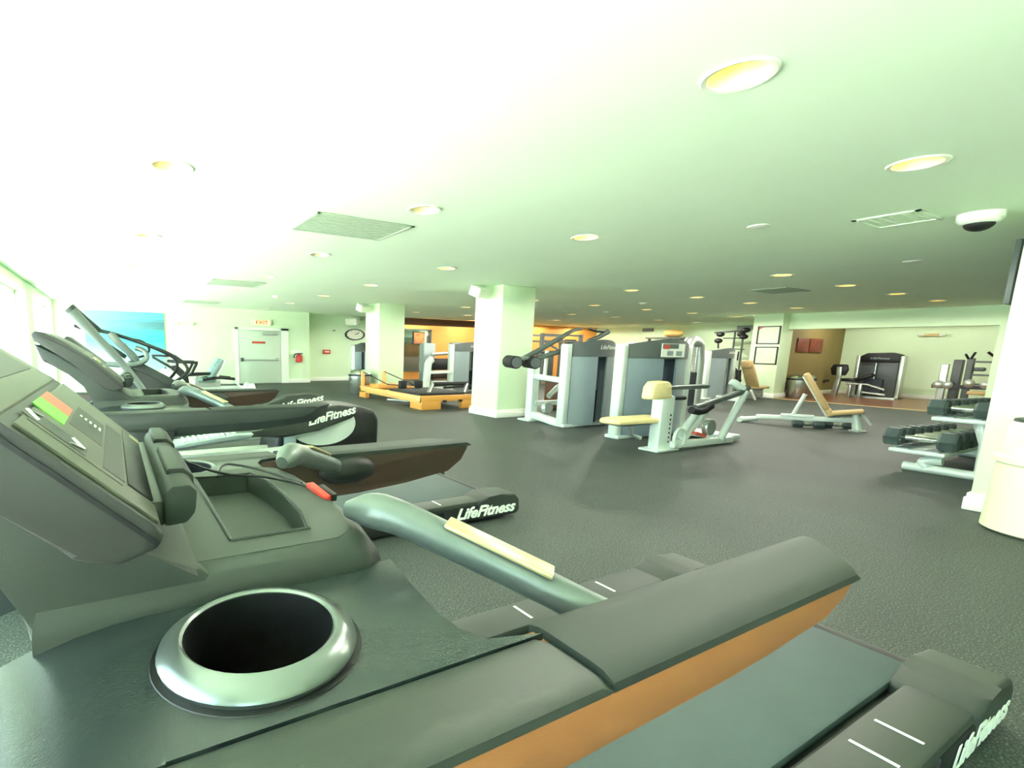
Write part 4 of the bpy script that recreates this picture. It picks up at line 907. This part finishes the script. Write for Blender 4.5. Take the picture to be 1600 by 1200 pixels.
# ------------------------------------------------------------------ things behind the columns
def far_things():
    t = thing('power_rack', 'dark steel rack with cross bars before the far orange wall', 'rack', (15.4, 14.5, 0))
    for x in (14.4, 16.5):
        for y in (14.2, 15.2):
            B().box(x-0.06, x+0.06, y-0.06, y+0.06, 0, 1.95).done('post', 'cap_grey', t)
    for z in (1.9, 1.66):
        B().bar((14.4, 14.2, z), (16.5, 14.2, z), 0.07).done('cross_bar', 'cap_grey', t)
        B().bar((14.4, 15.2, z), (16.5, 15.2, z), 0.07).done('cross_bar', 'cap_grey', t)
    B().bar((14.6, 14.2, 1.6), (15.8, 14.2, 1.15), 0.06).done('brace', 'cap_grey', t)
    B().box(15.9, 16.4, 14.3, 14.5, 0.1, 1.75, bev=0.03).done('stack_cover', 'plastic_dark', t)
    B().box(14.5, 15.2, 14.3, 14.6, 0.2, 1.3, bev=0.03).done('weight_stack', 'shroud_dark', t)
    B().tube([(14.2, 14.1, 1.25), (16.7, 14.1, 1.25)], 0.04, 10).done('barbell', 'chrome', t)
    t = thing('wooden_cabinet', 'brown wooden cabinet seen low behind the roller machine', 'cabinet', (9.2, 8.1, 0))
    B().box(8.6, 9.6, 7.8, 8.3, 0.02, 0.62, bev=0.01).done('body', 'wood_dark', t)
    B().box(8.55, 9.65, 7.75, 8.35, 0.62, 0.66, bev=0.008).done('top', 'wood_dark', t)
    for x in (8.62, 9.12): B().box(x, x+0.46, 7.78, 7.8, 0.06, 0.58, bev=0.004).done('door', 'wood_dark', t)
    # equipment seen between the two columns
    t = thing('multi_gym', 'cluster of dark padded gym stations seen between the columns', 'weight machine', (11.0, 15.6, 0))
    B().box(10.0, 11.1, 14.9, 15.3, 0.55, 0.95, bev=0.04).done('padded_seat', 'black', t)
    B().bar((10.0, 15.0, 0.1), (11.9, 15.2, 0.1), 0.12).done('base_beam', 'frame_white', t)
    B().tube([(10.95, 15.0, 0.05), (11.1, 15.0, 0.6), (11.2, 15.0, 1.0)], 0.06, 10).done('post', 'frame_white', t)
    B().tube([(11.9, 15.3, 0.05), (11.8, 15.3, 0.7), (11.9, 15.3, 1.1)], 0.06, 10).done('post', 'frame_white', t)
    B().tube([(10.0, 15.1, 1.1), (10.8, 15.1, 1.15), (12.0, 15.3, 1.1)], 0.06, 10).done('arm', 'silver', t)
    B().obox((11.6, 15.3, 1.15), (1, 0, 0.2), (0, 1, 0), 0.5, 0.2, 0.06, bev=0.03).done('pad', 'black', t)
    B().box(11.3, 12.1, 15.2, 15.6, 0.3, 0.5, bev=0.04).done('seat', 'tan', t)
    B().box(10.0, 10.5, 15.6, 15.9, 0.1, 1.5, bev=0.03).done('tower', 'shroud', t)
    B().box(11.6, 12.6, 16.0, 16.3, 0.1, 1.55, bev=0.03).done('tower', 'shroud', t)
    B().box(10.3, 11.8, 15.4, 15.6, 0.2, 0.45, bev=0.04).done('low_pad', 'arm_brown', t)
    t = thing('wall_mirror', 'tall framed mirror on the white wall seen between the columns', 'mirror', (10.9, YF2-0.03, 0.4))
    B().box(10.3, 11.95, YF2-0.05, YF2-0.002, 0.4, 2.05).done('glass', 'mirror', t)
    B().box(10.25, 10.3, YF2-0.07, YF2, 0.35, 2.1).box(11.95, 12.0, YF2-0.07, YF2, 0.35, 2.1).box(10.25, 12.0, YF2-0.07, YF2, 2.05, 2.1).box(10.25, 12.0, YF2-0.07, YF2, 0.35, 0.4).done('frame', 'cap_grey', t)
    t = thing('picture', 'small framed orange and black picture seen between the columns', 'picture', (11.3, YF2-0.1, 1.5))
    B().box(11.1, 11.6, YF2-0.1, YF2-0.08, 1.5, 1.95).done('canvas', 'picture_art', t)
    B().box(11.07, 11.63, YF2-0.085, YF2-0.051, 1.47, 1.98).done('frame', 'black', t)
    t = thing('exercise_ball_shelf', 'dark shelf rack against the far cream wall carrying a yellow ball', 'shelf', (21.6, 13.7, 0))
    for y in (13.0, 14.5):
        B().box(21.2, 21.3, y-0.04, y+0.04, 0, 1.95).done('post', 'cap_grey', t)
    for z in (0.5, 1.2, 1.93):
        B().box(21.1, 22.2, 12.9, 14.6, z-0.03, z+0.03).done('shelf_board', 'cap_grey', t)
    tag(B().sphere((21.7, 13.7, 2.14), 0.40, 0.40, 0.18).done('exercise_ball', 'ball'), 'yellow exercise ball resting high on a shelf by the far wall', 'exercise ball')
    t = thing('cable_station', 'black cable station with hanging handles left of the framed notices', 'weight machine', (21.4, 11.0, 0))
    for y in (10.75, 11.05):
        B().tube([(21.4, y, 0.0), (21.4, y, 2.15)], 0.035, 8).done('pole', 'cap_grey', t)
    B().bar((21.3, 11.75, 2.12), (21.3, 10.5, 2.2), 0.06, 0.06).done('top_bar', 'plastic_dark', t)
    B().bar((21.3, 11.4, 1.9), (21.3, 10.6, 1.9), 0.05, 0.04).done('cross_bar', 'plastic_dark', t)
    B().bar((21.3, 11.2, 1.5), (21.3, 10.6, 1.47), 0.04, 0.03).done('cross_bar', 'plastic_dark', t)
    for y, z in ((11.5, 2.05), (11.55, 1.8), (10.75, 2.05), (10.65, 1.95), (10.6, 2.2)):
        B().sphere((21.25, y, z), 0.09, 0.16, 0.10, 12, 8).done('pulley', 'plastic_dark', t)
    B().tube([(21.25, 11.55, 1.75), (21.25, 11.52, 1.5)], 0.03, 8).done('strap', 'rubber_black', t)
    B().prism([(10.8, 1.05), (10.95, 1.05), (10.8, 1.4)], 'x', 21.3, 21.38).done('pad', 'rubber_black', t)
    B().box(21.2, 21.7, 10.5, 11.3, 0, 0.06).done('base', 'cap_grey', t)
    t = thing('loaded_bar', 'black lever arm with a round weight plate beside the tan incline bench', 'weight machine', (18.0, 9.0, 0))
    B().sphere((17.0, 8.75, 0.78), 0.16, 0.16, 0.13, 14, 10).done('plate', 'rubber_black', t)
    B().prism([(17.0, 0.7), (17.5, 0.45), (17.6, 0.45), (17.3, 0.75)], 'y', 8.7, 8.8).done('lever', 'plastic_dark', t)
    B().box(17.0, 17.15, 8.68, 8.85, 0, 0.7).done('post', 'cap_grey', t)
far_things()

# ------------------------------------------------------------------ wall fittings
def wall_fittings():
    t = thing('sea_painting', 'large turquoise sea painting on the far wall by the windows', 'painting', (0.4, YF-0.03, 0.5))
    B().box(-0.69, 1.47, YF-0.05, YF-0.008, 0.5, 2.25, bev=0.004).done('canvas', 'sea', t)
    B().box(-0.66, 1.44, YF-0.008, YF-0.001, 0.53, 2.22).done('stretcher', 'wood_light', t)
    t = thing('exit_sign', 'lit exit sign with red letters above the far door', 'exit sign', (4.55, YF-0.04, 2.0))
    B().box(4.22, 4.90, YF-0.08, YF-0.002, 1.98, 2.17, bev=0.008).done('housing', 'offwhite', t)
    fc = B().box(4.28, 4.84, YF-0.086, YF-0.08, 1.995, 2.155).done('face', 'exit_face', t)
    text('lettering', 'EXIT', 0.17, (4.56, YF-0.088, 2.075), (1, 0, 0), (0, 0, 1), 'print_red', fc, 0.002, sx=1.25, bold=0.004)
    t = thing('emergency_light', 'small white twin-head emergency light left of the exit sign', 'emergency light', (2.07, YF-0.04, 1.92))
    B().box(1.78, 2.3, YF-0.08, YF-0.002, 1.93, 1.99, bev=0.01).done('housing', 'offwhite', t)
    for x in (1.85, 2.32):
        B().sphere((x, YF-0.1, 1.95), 0.075, 0.06, 0.05).done('lamp_head', 'offwhite', t)
    t = thing('fire_extinguisher', 'red fire extinguisher hanging beside the far door', 'fire extinguisher', (5.85, YF-0.1, 0.73))
    B().lathe([(0.11, 0.74), (0.12, 0.76), (0.12, 0.93), (0.06, 1.0), (0.03, 1.02), (0.001, 1.02)], 5.86, YF-0.13, 24).done('cylinder', 'red', t)
    B().box(5.80, 5.98, YF-0.17, YF-0.1, 1.02, 1.06, bev=0.01).done('valve', 'plastic_dark', t)
    B().tube([(5.8, YF-0.14, 1.04), (5.68, YF-0.15, 1.02), (5.66, YF-0.15, 0.88)], 0.02, 8, sm=1).done('hose', 'rubber_black', t)
    B().box(5.74, 5.98, YF-0.02, YF-0.001, 0.8, 1.1).done('bracket', 'white', t)
    B().box(5.6, 5.96, YF-0.012, YF-0.002, 1.07, 1.16).done('sign_plate', 'print_white', t)
    t = thing('fire_alarm_box', 'small red fire alarm box on the recessed far wall', 'fire alarm', (7.2, YF2-0.05, 1.03))
    B().box(7.08, 7.38, YF2-0.07, YF2-0.002, 1.03, 1.19, bev=0.01).done('housing', 'red', t)
    B().box(7.14, 7.32, YF2-0.08, YF2-0.07, 1.09, 1.13).done('pull_handle', 'print_white', t)
    t = thing('wall_thermostat', 'tiny pale sensor high on the recessed far wall', 'sensor', (7.55, YF2-0.02, 1.9))
    B().box(7.46, 7.62, YF2-0.04, YF2-0.002, 1.88, 1.96, bev=0.006).done('housing', 'offwhite', t)
    B().box(7.5, 7.58, YF2-0.045, YF2-0.04, 1.90, 1.94).done('sensor_window', 'cap_grey', t)
    cx, cz = 8.42, 1.79
    t = thing('wall_clock', 'oval-looking wall clock with dark rim and white dial', 'clock', (cx, YF2-0.04, cz-0.2))
    def ell(k, r): return (cx+0.42*r*math.cos(k), cz+0.215*r*math.sin(k))
    ks = [2*math.pi*k/48 for k in range(48)]
    B().prism([ell(k, 0.93) for k in ks], 'y', YF2-0.045, YF2-0.005).done('dial', 'offwhite', t)
    rim = B(); rows = []
    for k in ks:
        a, b = ell(k, 1.0), ell(k, 0.86)
        rows.append([rim.bm.verts.new((a[0], YF2-0.002, a[1])), rim.bm.verts.new((a[0], YF2-0.06, a[1])), rim.bm.verts.new((b[0], YF2-0.065, b[1])), rim.bm.verts.new((b[0], YF2-0.04, b[1]))])
    for a, b in zip(rows, rows[1:]+rows[:1]):
        for q in range(4): rim.bm.faces.new((a[q], a[(q+1) % 4], b[(q+1) % 4], b[q]))
    rim.done('rim', 'black', t)
    for h in range(12):
        k = math.pi/2-h*math.pi/6; a, b = ell(k, 0.72), ell(k, 0.80)
        B().bar((a[0], YF2-0.047, a[1]), (b[0], YF2-0.047, b[1]), 0.002, 0.02).done('hour_mark', 'black', t)
    for ang, L, nm in ((0.6, 0.42, 'hour_hand'), (0.75, 0.62, 'minute_hand')):
        b = ell(ang, L); B().bar((cx, YF2-0.05, cz), (b[0], YF2-0.05, b[1]), 0.003, 0.018).done(nm, 'black', t)
    # loudspeakers on the columns
    def speaker(c, label, dirv, s=1.0):
        t = thing('loudspeaker', label, 'loudspeaker', c)
        d = Vector(dirv).normalized(); sd = d.cross(Vector((0, 0, 1))).normalized()
        body = B().obox(c, d, sd, 0.12*s, 0.17*s, 0.09*s, bev=0.02).done('cabinet', 'white', t)
        B().obox(Vector(c)+d*0.121*s, d, sd, 0.006, 0.15*s, 0.075*s, bev=0.004).done('grille', 'offwhite', body)
        B().bar(Vector(c)-d*0.1*s, Vector(c)-d*0.1*s+Vector((0.26*s, 0, 0.03)), 0.05*s, 0.04*s).done('bracket', 'silver', t)
    speaker((6.2, 7.75, 2.37), 'white loudspeaker tilted on the large white column in the middle', (0.15, -0.9, -0.35), 1.05)
    speaker((6.2, 12.8, 2.37), 'white loudspeaker on the far column beside the reformer', (0.15, -0.9, -0.35), 1.05)
    speaker((8.2, 17.9, 2.30), 'white loudspeaker above the wall clock', (-0.8, -0.6, -0.3), 1.4)
    t = thing('notice_card', 'small white notice on the far column above the steel bin', 'notice', (6.48, 12.85, 1.6))
    B().box(6.485, 6.499, 12.66, 13.06, 1.62, 1.87).done('card', 'print_white', t)
    B().box(6.482, 6.486, 12.70, 13.02, 1.66, 1.83).done('print', 'notice', t)
    # framed notices
    for z0, z1, lab, acc in ((1.61, 2.14, 'upper framed notice with red corner mark on the right column', True), (1.01, 1.53, 'lower framed notice of printed lines on the right column', False)):
        t = thing('framed_notice', lab, 'notice', (17.40, 8.04, z0))
        f = B()
        for a in ((7.74, 8.35, z0, z0+0.025), (7.74, 8.35, z1-0.025, z1), (7.74, 7.775, z0, z1), (8.315, 8.35, z0, z1)):
            f.box(17.385, 17.415, a[0], a[1], a[2], a[3])
        f.done('frame', 'black', t)
        B().box(17.40, 17.415, 7.77, 8.32, z0+0.02, z1-0.02).done('sheet', 'notice', t)
        if acc:
            B().prism([(8.31, z1-0.03), (8.31, z1-0.10), (8.26, z1-0.06), (8.14, z1-0.03)], 'x', 17.396, 17.40).done('corner_print', 'print_red', t)
    for xa, xb, lab in ((19.05, 19.78, 'left dark red-brown canvas on the olive alcove wall'), (19.84, 20.73, 'right red-brown canvas on the olive alcove wall')):
        t = thing('wall_canvas', lab, 'painting', ((xa+xb)/2, 7.97, 1.39))
        B().box(xa, xb, 7.955, 7.985, 1.39, 1.83, bev=0.004).done('canvas', 'framed_art', t)
        B().box(xa+0.03, xb-0.03, 7.984, 7.999, 1.42, 1.80).done('stretcher', 'wood_dark', t)
    t = thing('emergency_light', 'pale emergency light high on the alcove back wall', 'emergency light', (XR-0.05, 5.85, 1.93))
    B().box(XR-0.1, XR-0.002, 5.6, 6.1, 1.94, 2.02, bev=0.02).done('housing', 'tan', t)
    for y in (5.62, 6.08): B().sphere((XR-0.11, y, 1.98), 0.06, 0.09, 0.055).done('lamp_head', 'offwhite', t)
    for y0, y1, lab in ((15.05, 15.6, 'grey wall vent high on the far cream wall'), (10.75, 11.45, 'grey wall vent above the cable station')):
        t = thing('wall_vent', lab, 'vent', (XR-0.02, (y0+y1)/2, 2.26))
        B().box(XR-0.03, XR-0.002, y0, y1, 2.26, 2.42).done('frame', 'cap_grey', t)
        for k in range(4): B().box(XR-0.04, XR-0.03, y0+0.03, y1-0.03, 2.28+k*0.034, 2.30+k*0.034).done('louvre', 'shroud', t)
    t = thing('wall_panel', 'dark flat panel mounted on the far side of the right column', 'panel', (7.3, 1.35, 1.8))
    B().box(7.33, 7.68, 1.47, 1.51, 1.80, 2.38, bev=0.008).done('panel', 'cap_grey', t)
    B().bar((7.2, 1.29, 2.08), (7.5, 1.47, 2.08), 0.05, 0.12).done('bracket', 'plastic_dark', t)
wall_fittings()
